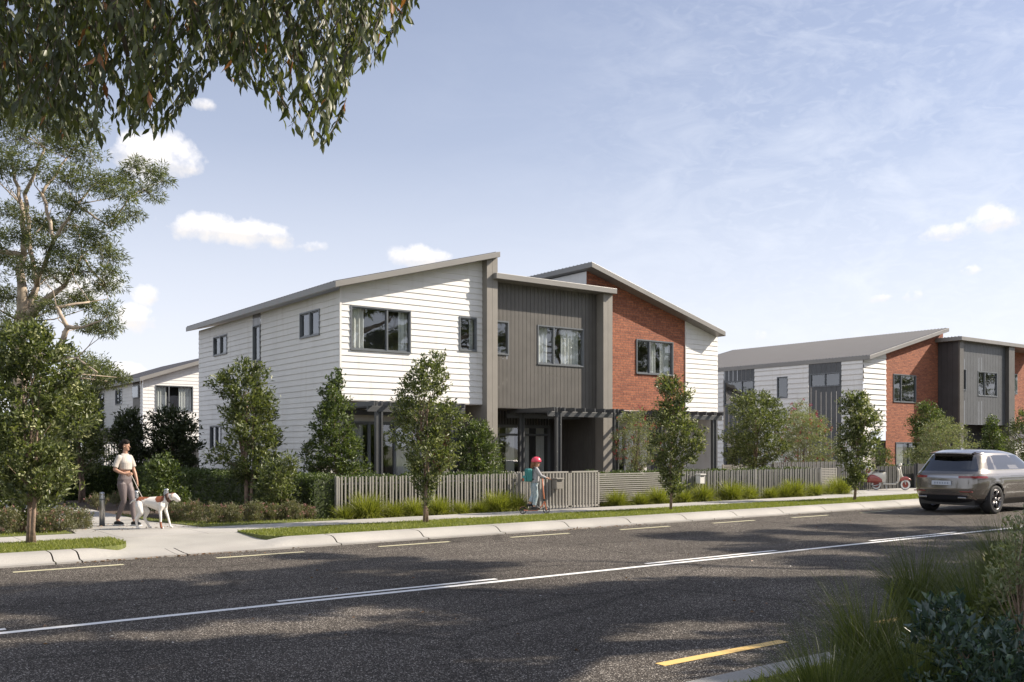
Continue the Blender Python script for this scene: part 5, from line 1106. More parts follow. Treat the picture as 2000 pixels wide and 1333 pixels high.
def child():
    t = thing('person', 'child with a pink helmet and teal backpack riding a kick scooter', 'person', (0, 0, 0)); z = .10
    J = dict(pel=(0, 0, .62, (.075, .095)), wai=(.02, 0, .72, (.068, .085)), che=(.03, 0, .84, (.075, .10)), upc=(.035, 0, .94, (.055, .09)), nek=(.04, 0, 1.0, .038), hd0=(.055, 0, 1.075, .066), hd1=(.05, 0, 1.13, .078), hd2=(.04, 0, 1.18, .06), nose=(.135, 0, 1.075, .011), chin=(.10, 0, 1.03, .025),
             sR=(.03, -.115, .945, .03), eR=(.12, -.15, .80, .024), wR=(.27, -.15, .745, .02), sL=(.03, .115, .945, .03), eL=(.13, .15, .80, .024), wL=(.28, .15, .745, .02),
             hR=(-.01, -.055, .57, .05), kR=(.03, -.05, .33, .034), aR=(-.02, -.05, .06, .030), tR=(.06, -.05, .03, .026), hL=(-.01, .055, .57, .05), kL=(.0, .05, .36, .034), aL=(-.10, .045, .14, .030), tL=(-.04, .045, .09, .026))
    E = []; chain(E, 'pel', 'wai', 'che', 'upc', 'nek', 'hd0', 'hd1', 'hd2'); chain(E, 'hd0', 'nose'); chain(E, 'hd0', 'chin')
    for s in 'RL': chain(E, 'upc', 's' + s, 'e' + s, 'w' + s); chain(E, 'pel', 'h' + s, 'k' + s, 'a' + s, 't' + s)
    hand(J, E, 'wR', 'r', (1, 0, -.1), (0, 0, -1), .9, .75); hand(J, E, 'wL', 'l', (1, 0, -.1), (0, 0, -1), .9, .75)
    skinfig('body', J, E, M['skin'], t)
    L2 = dict(w=(.015, 0, .70, (.085, .10)), pel=(0, 0, .60, (.095, .115)), hR=(-.01, -.055, .55, .078), kR=(.03, -.05, .33, .058), aR=(-.015, -.05, .10, .048), hL=(-.01, .055, .55, .078), kL=(0, .05, .36, .058), aL=(-.085, .047, .18, .048)); E = []
    chain(E, 'w', 'pel'); chain(E, 'hR', 'kR', 'aR'); chain(E, 'hL', 'kL', 'aL'); skinfig('trousers', L2, E, printmat('printed_cotton', (.10, .24, .30), (.36, .40, .42), 60), t, flat=('w', 'aR', 'aL'))
    S = dict(b=(.01, 0, .64, (.105, .125)), c=(.03, 0, .82, (.098, .118)), u=(.035, 0, .93, (.075, .105)), n=(.04, 0, .985, (.048, .05)), sR=(.03, -.12, .945, .05), eR=(.12, -.152, .80, .04), wR=(.245, -.151, .752, .03), sL=(.03, .12, .945, .05), eL=(.13, .152, .80, .04), wL=(.25, .151, .752, .03)); E = []
    chain(E, 'b', 'c', 'u', 'n'); chain(E, 'sR', 'eR', 'wR'); chain(E, 'sL', 'eL', 'wL'); skinfig('shirt', S, E, pm('grey_shirt', (.33, .32, .33), .85, .2, 30), t, flat=('b', 'wR', 'wL'))
    Hh = dict(a=(.0, 0, 1.12, .07), b=(-.035, 0, 1.04, .06), c=(-.05, 0, .97, .045), d=(-.05, 0, .92, .025)); E = []; chain(E, 'a', 'b', 'c', 'd'); skinfig('hair', Hh, E, M['hair2'], t)
    m = MB(); prof_ = [(.0001, .115), (.045, .11), (.080, .085), (.102, .045), (.110, .0), (.108, -.012), (.095, -.01), (.0001, -.01)]; m.lathe(prof_, (.045, 0, 1.135), n=24)
    hm = m.build('helmet', pm('pink_helmet', (.62, .06, .10), .3, .05), t, smooth=True); hm.scale = (1.12, 1, 1); m = MB()
    for a in (-30, 0, 30): m.box(-.03, .05, .03 * a / 30 - .008, .03 * a / 30 + .008, 1.232 - abs(a) * .0006, 1.2465 - abs(a) * .0006)
    m.box(.14, .175, -.05, .05, 1.13, 1.145); m.build('vent', M['black'], hm)
    m = MB(); m.box(-.215, -.065, -.12, .12, .66, .97); bp = m.build('backpack', pm('teal_canvas', (.045, .21, .20), .8, .08, 12, .3, 40), t, bevel=.035)
    m = MB(); m.box(-.262, -.216, -.10, .10, .665, .80); m.build('pocket', pm('teal_canvas_pale', (.07, .28, .27), .8, .05), bp, bevel=.014); m = MB(); m.box(-.268, -.262, -.085, .085, .675, .74); m.build('patch', pm('orange_canvas', (.42, .13, .07), .8, .1), bp, bevel=.002)
    m = MB()
    for s in (-1, 1): m.tube([(-.08, .075 * s, .95), (-.02, .09 * s, 1.005), (.06, .09 * s, .96), (.10, .09 * s, .85), (.03, .10 * s, .74), (-.08, .09 * s, .70)], .014, 6)
    m.build('strap', M['black'], bp); head(None, t, (.055, 0, 1.10), 0, .88, None, None)
    for a, to in (((-.02, -.05), (.09, -.05)), ((-.10, .045), (-.01, .045))):
        zz = 0 if to[0] > .05 else .06; J2 = dict(h=(a[0] - .045, a[1], .035 + zz, .03), m=(a[0] + .01, a[1], .05 + zz, .036), n=((a[0] + to[0]) / 2 + .02, a[1], .045 + zz, .036), t=(to[0] + .02, to[1], .032 + zz * .4, .028)); E = []; chain(E, 'h', 'm', 'n', 't'); skinfig('shoe', J2, E, M['shoe'], t)
    return t
pr_, pf_ = at(1021.5, V0, dY(1021.5, 17.95)), at(1067, V0, dY(1067, 17.72)); ang = math.atan2(pf_.y - pr_.y, pf_.x - pr_.x); wb = (pf_ - pr_).length
C = child(); c0 = pr_.lerp(pf_, .48); C.location = (c0.x, c0.y, .130 + .105); C.rotation_euler.z = ang
def kick():
    t = thing('kick_scooter', 'orange kick scooter with black wheels under the child', 'scooter', (0, 0, 0)); og = pm('orange_metal', (.60, .22, .12), .35, .05, 3, 0, 30); h = wb / 2; x0 = -.48 * wb; x1 = .52 * wb; r = .085
    m = MB(); m.box(x0 + .11, x1 - .2, -.055, .055, .085, .10); dk = m.build('deck', M['black'], t, bevel=.006)
    m = MB(); m.tube([(x0 + .02, 0, r), (x0 + .10, 0, .085), (x1 - .22, 0, .082), (x1 - .09, 0, .20), (x1 - .05, 0, .27)], .016, 8); m.build('frame', og, t, smooth=True)
    m = MB(); m.tube([(x1 - .04, 0, .24), (x1 - .075, 0, .55), (x1 - .095, 0, .84)], [.02, .016, .014], 10); sm = m.build('steering_column', og, t, smooth=True); m = MB(); m.tube([(x1 - .045, 0, .30), (x1 - .05, 0, .345)], .026, 10); m.build('clamp', M['black'], sm)
    m = MB(); m.tube([(x1 - .095, -.19, .845), (x1 - .095, .19, .845)], .011, 8); m.tube([(x1 - .095, -.2, .845), (x1 - .095, -.10, .845)], .017, 8); m.tube([(x1 - .095, .2, .845), (x1 - .095, .10, .845)], .017, 8); m.build('handlebar', M['black'], t)
    m = MB(); m.tube([(x1 - .04, .028, .25), (x1, .028, r)], .01, 6); m.tube([(x1 - .04, -.028, .25), (x1, -.028, r)], .01, 6); m.build('fork', og, t)
    m = MB(); m.lathe([(.092, -.02), (.095, 0), (.092, .02)], (x0, 0, r), 'y', 16, R(20), R(150)); m.build('mudguard', og, t)
    for x in (x0, x1):
        m = MB(); m.lathe([(r - .018, -.012), (r - .004, -.013), (r, 0), (r - .004, .013), (r - .018, .012), (r - .018, -.012)], (x, 0, r), 'y', 28); wh = m.build('wheel', M['black'], t, smooth=True); m = MB()
        for k in range(5): a = 2 * math.pi * k / 5; m.tube([(x, 0, r), (x + (r - .016) * math.cos(a), 0, r + (r - .016) * math.sin(a))], .007, 5)
        m.lathe([(.0001, -.016), (.018, -.016), (.018, .016), (.0001, .016)], (x, 0, r), 'y', 12); m.build('rim', M['black'], wh)
    return t
Kk = kick(); Kk.location = (c0.x, c0.y, .130); Kk.rotation_euler.z = ang

def dog():
    t = thing('dog', 'large white dog with brown patches and a dark collar walking on a lead', 'dog', (0, 0, 0))
    J = dict(rump=(-.27, 0, .535, (.105, .095)), loin=(-.12, 0, .54, (.092, .085)), mid=(0, 0, .52, (.115, .10)), rib=(.14, 0, .50, (.145, .11)), sho=(.26, 0, .53, (.125, .10)), nk=(.36, 0, .59, .085), nk2=(.43, 0, .63, .076), hd=(.50, 0, .645, .074), stop=(.55, 0, .625, .060), muz=(.590, 0, .590, .049), nos=(.622, 0, .580, .041), jaw=(.585, 0, .562, .034),
             tl=(-.37, 0, .575, .028), tl2=(-.45, 0, .545, .016), tl3=(-.50, .01, .50, .010), brk=(.28, 0, .46, .075),
             fR=(.25, -.07, .46, .07), eR=(.22, -.082, .36, .040), pR=(.235, -.082, .20, .026), kR=(.23, -.082, .11, .025), ftR=(.245, -.082, .03, .024), toR=(.285, -.082, .02, .022),
             fL=(.27, .07, .46, .07), eL=(.29, .082, .36, .040), pL=(.345, .082, .22, .026), kL=(.375, .082, .12, .025), ftL=(.40, .082, .035, .024), toL=(.44, .082, .022, .022),
             hR=(-.26, -.06, .45, .095), knR=(-.20, -.085, .34, .062), hoR=(-.33, -.085, .20, .031), paR=(-.31, -.085, .09, .026), hfR=(-.30, -.085, .03, .023), htR=(-.26, -.085, .02, .021),
             hL=(-.26, .06, .45, .095), knL=(-.14, .085, .34, .062), hoL=(-.20, .085, .20, .031), paL=(-.13, .085, .10, .026), hfL=(-.09, .085, .03, .023), htL=(-.05, .085, .02, .021))
    E = []; chain(E, 'rump', 'loin', 'mid', 'rib', 'sho', 'nk', 'nk2', 'hd', 'stop', 'muz', 'nos'); chain(E, 'hd', 'jaw'); chain(E, 'rump', 'tl', 'tl2', 'tl3'); chain(E, 'sho', 'brk')
    for s in 'RL': chain(E, 'sho', 'f' + s, 'e' + s, 'p' + s, 'k' + s, 'ft' + s, 'to' + s); chain(E, 'rump', 'h' + s, 'kn' + s, 'ho' + s, 'pa' + s, 'hf' + s, 'ht' + s)
    m_ = patchmat('dog_coat', (.62, .59, .55), (.20, .062, .025), [(-.24, -.02, .67, .13), (-.12, -.0, .665, .09), (.20, -.06, .62, .105), (.235, -.1, .07, .07), (.47, 0, .735, .06)], .7)
    skinfig('body', J, E, m_, t, axis='x')
    for s in (-1, 1):
        m = MB(); m.add([(.455, .045 * s, .70), (.50, .055 * s, .705), (.515, .085 * s, .655), (.49, .092 * s, .60), (.455, .085 * s, .625), (.475, .098 * s, .66)], [(0, 1, 2, 5), (5, 2, 3, 4), (0, 5, 4)]); e = m.build('ear', pm('dog_ear', (.45, .36, .30), .7, .2), t); q = e.modifiers.new('s', 'SOLIDIFY'); q.thickness = .012; e.modifiers.new('u', 'SUBSURF').render_levels = 2
        m = MB(); m.ball((.575, .037 * s, .648), .010, 8); m.build('eye', M['eye'], t, smooth=True)
    m = MB(); m.ball((.660, 0, .597), .020, 10); m.build('nose', M['eye'], t, smooth=True)
    m = MB(); ax = Vector((.85, 0, .4)).normalized(); m.tube([Vector((.352, 0, .60)), Vector((.415, 0, .632))], [.100, .094], 20); m.build('collar', pm('leather_collar', (.06, .026, .015), .6, .1), t, smooth=True)
    return t
Dg = dog(); p1, p2 = at(272, V0, dY(272, 19.18)), at(321, V0, dY(321, 18.84)); c1 = p1.lerp(p2, .5); Dg.location = (c1.x, c1.y, .132); dang = math.atan2(-CC, SS) + R(6); Dg.rotation_euler.z = dang; Dg.scale = (.82, 1.12, .97)
# lead from the woman's right hand to the collar
bpy.context.view_layer.update()
hp = W.matrix_world @ Vector((.24, -.06, 1.02)); cp = Dg.matrix_world @ Vector((.38, 0, .70)); m = MB(); pts = []
for i in range(14): q = i / 13; s_ = hp.lerp(cp, q); s_.z -= .42 * math.sin(math.pi * q) ** 1.2; pts.append(s_)
tl = m
tl.tube(pts, .007, 6); tl = tl.build('dog_lead', M['tee']); tag(tl, 'thin slack lead running from the hand of the woman to the dog', 'lead')

# ================================================================== PARKED MOTOR SCOOTER
def vespa(wbase):
    t = thing('motor_scooter', 'vintage cream motor scooter with red side panels and white-walled tyres', 'motor scooter', (0, 0, 0))
    cr = pm('cream_enamel', (.60, .57, .50), .25, .04, 3, 0, 30, 0, .5, .6); rd = pm('red_enamel', (.30, .065, .05), .22, .1, 3, 0, 30, 0, .5, .6); ww = pm('white_wall', (.72, .70, .66), .6, .03); a = wbase; r = .215
    for x in (0, a):
        m = MB(); m.lathe([(.12, -.045), (.185, -.05), (.208, -.03), (r, 0), (.208, .03), (.185, .05), (.12, .045)], (x, 0, r), 'y', 36); wh = m.build('wheel', M['black'], t, smooth=True)
        m = MB(); m.lathe([(.125, -.052), (.19, -.053), (.19, .053), (.125, .052)], (x, 0, r), 'y', 36); m.build('white_wall', ww, wh)
        m = MB(); m.lathe([(.0001, -.055), (.05, -.055), (.06, -.03), (.115, -.025), (.128, -.05), (.128, .05), (.115, .025), (.06, .03), (.0001, .055)], (x, 0, r), 'y', 28); m.build('rim', rd, wh)
    # rear body shell and side cowls
    def blob(secs, name, mat, ny=16, par=t):
        m = MB(); vs = []
        for (x, z0, z1, hw) in secs:
            zc, hz = (z0 + z1) / 2, (z1 - z0) / 2
            for k in range(ny): q = 2 * math.pi * k / ny; cx, sx = math.cos(q), math.sin(q); vs.append((x, hw * math.copysign(abs(cx) ** .8, cx), zc + hz * math.copysign(abs(sx) ** .8, sx)))
        n = len(secs); fs = [(i * ny + k, i * ny + (k + 1) % ny, (i + 1) * ny + (k + 1) % ny, (i + 1) * ny + k) for i in range(n - 1) for k in range(ny)] + [tuple(range(ny)), tuple(range((n - 1) * ny, n * ny))[::-1]]
        m.add(vs, fs); return m.build(name, mat, par, smooth=True)
    bd = blob([(-.36, .34, .40, .05), (-.30, .32, .50, .10), (-.18, .34, .62, .13), (-.02, .36, .68, .14), (.18, .30, .69, .13), (.30, .24, .70, .11), (.38, .22, .68, .06), (.42, .5, .68, .05)], 'body', cr)
    for s in (-1, 1):
        m = MB(); vs = []; nx, nk = 14, 10
        for i in range(nx + 1):
            q = i / nx; x = -.36 + .60 * q; top = .36 + .24 * math.sin(math.pi * min(1, q * .62 + .28)) ** 1.2 * min(1, q * 4 + .15) ** .5; bot = .30 - .03 * math.sin(math.pi * q)
            for k in range(nk + 1):
                w = k / nk; z = bot + (top - bot) * w; bul = .10 + .11 * (math.sin(math.pi * q) ** .45) * (math.sin(math.pi * w) ** .5); vs.append((x, s * bul, z))
        m.add(vs, [(i * (nk + 1) + k, (i + 1) * (nk + 1) + k, (i + 1) * (nk + 1) + k + 1, i * (nk + 1) + k + 1) for i in range(nx) for k in range(nk)]); cw = m.build('side_cowl', rd, t, smooth=True)
    m = MB(); m.box(.26, .80, -.17, .17, .215, .255); m.build('floorboard', cr, t, bevel=.015)
    # leg shield: curved sheet from the floor up to the handlebars
    m = MB(); vs = []; path = [(.72, .235, .17), (.84, .27, .17), (.90, .36, .18), (.93, .50, .22), (.92, .66, .23), (.89, .78, .20), (.86, .87, .12)]
    for (x, z, hw) in path:
        for k in range(9): q = -1 + k / 4; vs.append((x + .05 * (1 - q * q), hw * q, z))
    m.add(vs, [(i * 9 + k, i * 9 + k + 1, (i + 1) * 9 + k + 1, (i + 1) * 9 + k) for i in range(6) for k in range(8)]); ls = m.build('leg_shield', cr, t, smooth=True); q = ls.modifiers.new('s', 'SOLIDIFY'); q.thickness = .02
    m = MB(); m.tube([(.95, 0, .93), (1.0, 0, .72), (1.05, 0, .52), (a, .0, .38)], [.035, .035, .04, .03], 12); m.build('steering_column', cr, t, smooth=True)
    blob([(a - .26, .34, .42, .03), (a - .20, .33, .47, .08), (a - .08, .36, .52, .11), (a + .06, .38, .52, .11), (a + .18, .38, .46, .09), (a + .24, .38, .41, .03)], 'mudguard', rd)
    m = MB(); m.tube([(a - .04, -.085, .40), (a + .0, -.085, r)], .025, 8); m.build('fork', M['steel'], t, smooth=True)
    m = MB(); m.tube([(.90, -.30, .94), (.93, -.12, .945), (.95, 0, .95), (.93, .12, .945), (.90, .30, .94)], [.018, .022, .04, .022, .018], 10); hb = m.build('handlebar', cr, t, smooth=True)
    for s in (-1, 1): m = MB(); m.tube([(.90, .26 * s, .94), (.885, .38 * s, .935)], .02, 10); m.build('grip', M['black'], hb)
    m = MB(); m.lathe([(.0001, .0), (.05, 0), (.065, .03), (.06, .10), (.0001, .13)], (.93, 0, .965), 'x', 16); hl = m.build('headlight', cr, t, smooth=True)
    for x0, x1, z in ((-.20, .08, .73), (.10, .36, .71)):
        m = MB(); m.box(x0, x1, -.12, .12, z, z + .06); m.build('saddle', M['black'], t, bevel=.028)
    m = MB(); m.tube([(-.20, 0, .69), (.36, 0, .69)], .012, 6); m.tube([(-.10, 0, .66), (-.10, 0, .74)], .012, 6); m.tube([(.22, 0, .66), (.22, 0, .72)], .012, 6); m.build('saddle_frame', M['steel'], t)
    # spare wheel standing behind the saddle
    sp = MB(); sp.lathe([(.11, -.04), (.17, -.045), (.19, -.02), (.19, .02), (.17, .045), (.11, .04), (.11, -.04)], (-.32, 0, .75), 'y', 30); s_ = sp.build('spare_wheel', ww, t, smooth=True); m = MB(); m.lathe([(.0001, -.02), (.11, -.035), (.11, .035), (.0001, .02)], (-.32, 0, .75), 'y', 24); m.build('rim', rd, s_)
    m = MB(); m.tube([(-.32, 0, .58), (-.26, 0, .50)], .014, 6); m.build('rack', M['steel'], t); m = MB(); m.box(-.40, -.35, -.04, .04, .44, .50); m.build('tail_light', rd, t, bevel=.008)
    m = MB(); m.tube([(.38, -.08, .23), (.42, -.16, .02)], .012, 6); m.build('kick_stand', M['steel'], t)
    m = MB(); m.tube([(.12, -.10, .22), (-.05, -.10, .16), (-.18, -.10, .17)], [.02, .03, .03], 8); m.build('exhaust', M['steel'], t, smooth=True)
    return t
a1, a2 = at(1711, V0, dY(1711, 20.12)), at(1768, V0, dY(1768, 19.35)); V_ = vespa(1.18); V_.location = (a1.x, a1.y, .134)
V_.rotation_euler.z = math.atan2(a2.y - a1.y, a2.x - a1.x); s_ = (a2 - a1).xy.length / 1.18; V_.scale = (s_, min(1, s_), min(1.02, max(.95, s_)))
print('scooter scale', s_)

# ================================================================== CAR
def car():
    t = thing('car', 'bronze and dark grey luxury SUV driving away at the right edge', 'car', (0, 0, 0))
    paint = pm('bronze_paint', (.19, .175, .158), .22, .03, 2, 0, 30, .75, .5, 1.)
    T = np.array([(.24, .30, 4.55, .80), (.36, .10, 4.70, .90), (.50, .03, 4.78, .945), (.64, .0, 4.80, .962), (.78, .015, 4.80, .966), (.90, .03, 4.78, .962), (.97, .05, 4.72, .950), (1.03, .075, 4.45, .925), (1.08, .14, 3.75, .895), (1.14, .20, 3.42, .862), (1.22, .27, 3.26, .832), (1.32, .36, 3.08, .795), (1.42, .45, 2.90, .752), (1.50, .50, 2.74, .712), (1.56, .52, 2.58, .665), (1.61, .60, 2.36, .58), (1.64, .76, 2.15, .46), (1.658, 1.0, 1.9, .28), (1.663, 1.3, 1.6, .05)])
    zs_ = np.concatenate([np.linspace(.24, 1.5, 90), np.linspace(1.5, 1.663, 30)[1:]]); na = 320
    xr, xf, hw = [np.interp(zs_, T[:, 0], T[:, j]) for j in (1, 2, 3)]
    for _ in range(2):
        for q in (xr, xf, hw): q[1:-1] = (q[:-2] + 2 * q[1:-1] + q[2:]) / 4
    th = np.linspace(0, 2 * math.pi, na, endpoint=False); ex = .30
    # crease lines: the tail-light recess and the waist
    V = np.zeros((len(zs_), na, 3))
    for i, z in enumerate(zs_):
        c, s = np.cos(th), np.sin(th); a, b = (xf[i] - xr[i]) / 2, hw[i]; e = ex if z < 1.5 else ex + (z - 1.5) * 2.2
        bow = .10 if z < 1.55 else .02
        X = (xf[i] + xr[i]) / 2 + a * np.sign(c) * np.abs(c) ** e; Y = b * np.sign(s) * np.abs(s) ** (e * .8); rear = np.clip((.5 - (X - xr[i])) / .5, 0, 1); X = X + rear * bow * (np.abs(Y) / b) ** 2
        taper = np.clip((.9 - (X - xr[i])) / .9, 0, 1); Y = Y * (1 - .05 * taper ** 2); front = np.clip((X - xf[i] + 1.2) / 1.2, 0, 1); Y = Y * (1 - .08 * front ** 2)
        if .45 < z < 1.0: Y = Y * (1 - .010 * math.sin((z - .45) / .55 * math.pi * 2))
        arch = 0
        for ax_ in (.93, 3.80):
            dd = np.sqrt((X - ax_) ** 2 + (z - .37) ** 2); arch = arch + np.exp(-((dd - .43) / .07) ** 2)
        Y = Y + np.sign(Y) * .022 * arch * (np.abs(Y) > .6)
        V[i] = np.stack([X, Y, np.full(na, z)], 1)
    n = len(zs_); ii, kk = np.meshgrid(np.arange(n - 1), np.arange(na), indexing='ij'); F = np.stack([ii * na + kk, ii * na + (kk + 1) % na, (ii + 1) * na + (kk + 1) % na, (ii + 1) * na + kk], -1).reshape(-1, 4)
    VV = V.reshape(-1, 3); ctr = VV[F].mean(1); x, y, z = ctr.T; nx = np.abs(VV[F][:, 1, 0] - VV[F][:, 0, 0])
    side = np.abs(y) > .55 * 1.0; cls = np.zeros(len(F), int)
    def poly(px, pz, pts): return inpoly(np.stack([px, pz], 1), pts)
    isrear = x < np.interp(z, T[:, 0], T[:, 1]) + .20
    yw = np.abs(y)
    cls[(z < .40)] = 3
    gl = (z > 1.075) & (z < 1.50) & ~isrear
    for pts in ([(.72, 1.13), (1.02, 1.125), (1.02, 1.47), (.93, 1.46), (.80, 1.36)], [(1.10, 1.125), (1.98, 1.12), (1.98, 1.515), (1.10, 1.49)], [(2.07, 1.12), (3.05, 1.12), (2.95, 1.18), (2.58, 1.46), (2.45, 1.515), (2.07, 1.515)]): cls[gl & poly(x, z, pts) & (yw > .5)] = 1
    cls[(x > 2.62) & (z > 1.10) & (z < 1.50) & (yw < .68) & (x > 4.9 - z * 1.6)] = 1
    cls[isrear & (yw < .76 - (z - 1.15) * .5) & (z > 1.09) & (z < 1.47)] = 2
    cls[isrear & (yw < .80) & (z > .80) & (z < .93) & (yw > .0) & (cls == 0)] = 0
    tl = (z > .925) & (z < .975) & (x < .55); cls[tl & (yw > .42)] = 4; cls[tl & (yw <= .42)] = 5
    cls[isrear & (z < .52) & (yw < .62)] = 3
    band = isrear & (np.abs(z - (.50 + .0)) < .018) & (yw < .66); cls[band] = 6
    cls[isrear & (np.abs(yw - (.66 + (.5 - z) * .9)) < .022) & (z < .5) & (z > .33)] = 6
    cls[(z > 1.105) & (z < 1.125) & ~isrear & (x < 3.05) & (yw > .5)] = 3
    for ax_ in (.93, 3.80): cls[((x - ax_) ** 2 + (z - .37) ** 2 < .405 ** 2) & (yw > .62)] = 9; cls[((x - ax_) ** 2 + (z - .37) ** 2 < .435 ** 2) & (yw > .62) & (cls != 9)] = 3
    for xd in (1.04, 2.02, 3.1): cls[(np.abs(x - xd - np.clip(.6 - z, 0, 1) * (.35 if xd < 1.5 else 0)) < .006) & (z > .42) & (z < 1.1) & (yw > .7) & (cls == 0)] = 3
    def part(name, k, mat, par=t, mask=None):
        sel = (cls == k) if mask is None else (cls == k) & mask; f = F[sel]
        if not len(f): return None
        u, inv = np.unique(f, return_inverse=True); return npmesh(name, VV[u], inv.reshape(f.shape), mat, par, smooth=True)
    body = part('body', 0, paint)
    part('window', 1, M['cglass'], t, (y < 0) & (x < 1.05)); part('window', 1, M['cglass'], t, (y < 0) & (x > 1.05) & (x < 2.03)); part('window', 1, M['cglass'], t, (y < 0) & (x > 2.03) & (yw > .55) & (x < 3.1)); part('window', 1, M['cglass'], t, (y > 0) & (x < 3.1) & (yw > .55)); part('windscreen', 1, M['cglass'], t, (yw <= .68) & (x > 2.6) & (yw < .55))
    part('rear_window', 2, M['cglass']); part('lower_trim', 3, M['black'])
    tlm = pm('tail_light_lens', (.20, .02, .018), .15, .1, 3, 0, 30, 0, .5, .8)
    part('tail_light', 4, tlm, t, y < 0); part('tail_light', 4, tlm, t, y > 0); part('light_bar', 5, pm('chrome_bar', (.30, .30, .31), .15, .02, 3, 0, 30, 1.)); part('diffuser_trim', 6, pm('satin_trim', (.30, .25, .23), .3, .03, 3, 0, 30, .8))
    # dark cabin so that the glass reads as glass
    m = MB(); m.box(.75, 3.2, -.62, .62, .5, 1.12); m.box(1.5, 1.65, -.55, -.12, 1.0, 1.38); m.box(1.5, 1.65, .12, .55, 1.0, 1.38); m.box(2.3, 2.45, -.55, -.12, 1.0, 1.38); m.box(2.3, 2.45, .12, .55, 1.0, 1.38); m.build('seat', M['room'], t)
    m = MB(); m.box(.25, 4.5, -.72, .72, .22, .42); m.build('underbody', M['black'], t)
    m = MB()
    for s in (-1, 1):
        for ax_ in (.93, 3.8): m.lathe([(.42, -.13), (.42, .13)], (ax_, s * .80, .37), 'y', 24, 0, math.pi)
    m.build('wheel_liner', M['black'], t)
    # roof spoiler, aerial fin, plate, emblem band, exhausts
    m = MB(); vs = []
    for k in range(17):
        yy = -.56 + 1.12 * k / 16; b_ = .12 * (yy / .66) ** 2; vs += [(.36 + b_, yy, 1.545 - .03 * (yy / .66) ** 2), (.75, yy * .97, 1.615 - .05 * (yy / .66) ** 2), (.37 + b_, yy, 1.575 - .03 * (yy / .66) ** 2), (.75, yy * .97, 1.645 - .05 * (yy / .66) ** 2)]
    m.add(vs, [f for k in range(16) for f in ((4 * k, 4 * k + 4, 4 * k + 5, 4 * k + 1), (4 * k + 2, 4 * k + 3, 4 * k + 7, 4 * k + 6), (4 * k, 4 * k + 2, 4 * k + 6, 4 * k + 4))]); m.build('spoiler', paint, t, smooth=False)
    m = MB(); m.add([(.95, -.02, 1.64), (.95, .02, 1.64), (1.15, .02, 1.65), (1.15, -.02, 1.65), (.98, 0, 1.705)], [(0, 1, 4), (1, 2, 4), (2, 3, 4), (3, 0, 4)]); m.build('aerial_fin', paint, t)
    m = MB(); m.box(-.012, .02, -.26, .26, .735, .845); pl = m.build('number_plate', pm('plate', (.50, .54, .60), .4, .02), t, bevel=.004)
    m = MB()
    for k in range(6): m.box(-.0145, -.0125, -.19 + k * .068, -.155 + k * .068, .765, .815)
    m.build('plate_mark', pm('plate_grey', (.22, .26, .33), .5, 0), pl)
    for s in (-1, 1):
        m = MB(); m.box(.02, .14, s * .52 - .11, s * .52 + .11, .385, .445); m.build('exhaust', pm('exhaust_metal', (.25, .25, .26), .25, 0, 3, 0, 30, 1.), t, bevel=.02)
        m = MB(); m.box(.03, .10, s * .62 - .16, s * .62 + .16, .565, .59); m.build('reflector', tlm, t, bevel=.006)
    # mirrors and handles
    for s in (-1, 1):
        m = MB(); m.ball((3.02, s * 1.0, 1.10), .1, 12, (.6, 1.1, .75)); mi = m.build('mirror', paint, t, smooth=True)
        for xh in (1.25, 2.28): m = MB(); m.box(xh, xh + .2, s * .952 - .008, s * .952 + .008, .93, .955); m.build('door_handle', paint, t, bevel=.006)
    # wheels
    rim = pm('alloy', (.22, .21, .21), .3, .05, 3, 0, 30, .9)
    for ax_ in (.93, 3.80):
        for s in (-1, 1):
            yc = s * .83; r = .37; o_ = s * .13
            m = MB(); m.lathe([(.255, -.12), (.30, -.135), (.355, -.125), (.37, -.09), (.372, 0), (.37, .09), (.355, .125), (.30, .135), (.255, .12)], (ax_, yc, r), 'y', 48); wh = m.build('wheel', pm('tyre_rubber', (.018, .018, .019), .8, .2, 20), t, smooth=True)
            m = MB(); m.lathe([(.258, .12 * s), (.262, .135 * s), (.245, .13 * s), (.235, .06 * s), (.235, -.1 * s)], (ax_, yc, r), 'y', 40)
            m.lathe([(.0001, .12 * s), (.045, .12 * s), (.06, .10 * s), (.06, .05 * s)], (ax_, yc, r), 'y', 20)
            for k in range(5):
                for w_ in (-.16, .16):
                    a = 2 * math.pi * k / 5 + w_ * .55; b = 2 * math.pi * k / 5 + w_ * 1.15; p0 = Vector((ax_ + .05 * math.cos(a), yc + .095 * s, r + .05 * math.sin(a))); p1 = Vector((ax_ + .25 * math.cos(b), yc + .118 * s, r + .25 * math.sin(b))); m.tube([p0, p1], [.016, .013], 6)
            m.build('rim', rim, wh, smooth=True); m = MB(); m.lathe([(.0001, .03 * s), (.17, .03 * s), (.17, .0)], (ax_, yc, r), 'y', 28); m.build('brake_disc', M['steel'], wh, smooth=True)
    return t
Cc = car(); Cc.location = (23.60, 13.12, .0); Cc.rotation_euler.z = R(0)
HAZE0 = 1.0; HAZEC = (8.9, 9.1, 9.9); CIRR = (9.6, 9.9, 10.6); CUMU = (11., 10.6, 10.4); SKYS = .066; SUNS = 5.; EXPO = .79; TINT = (.94, .985, 1.16, 1)
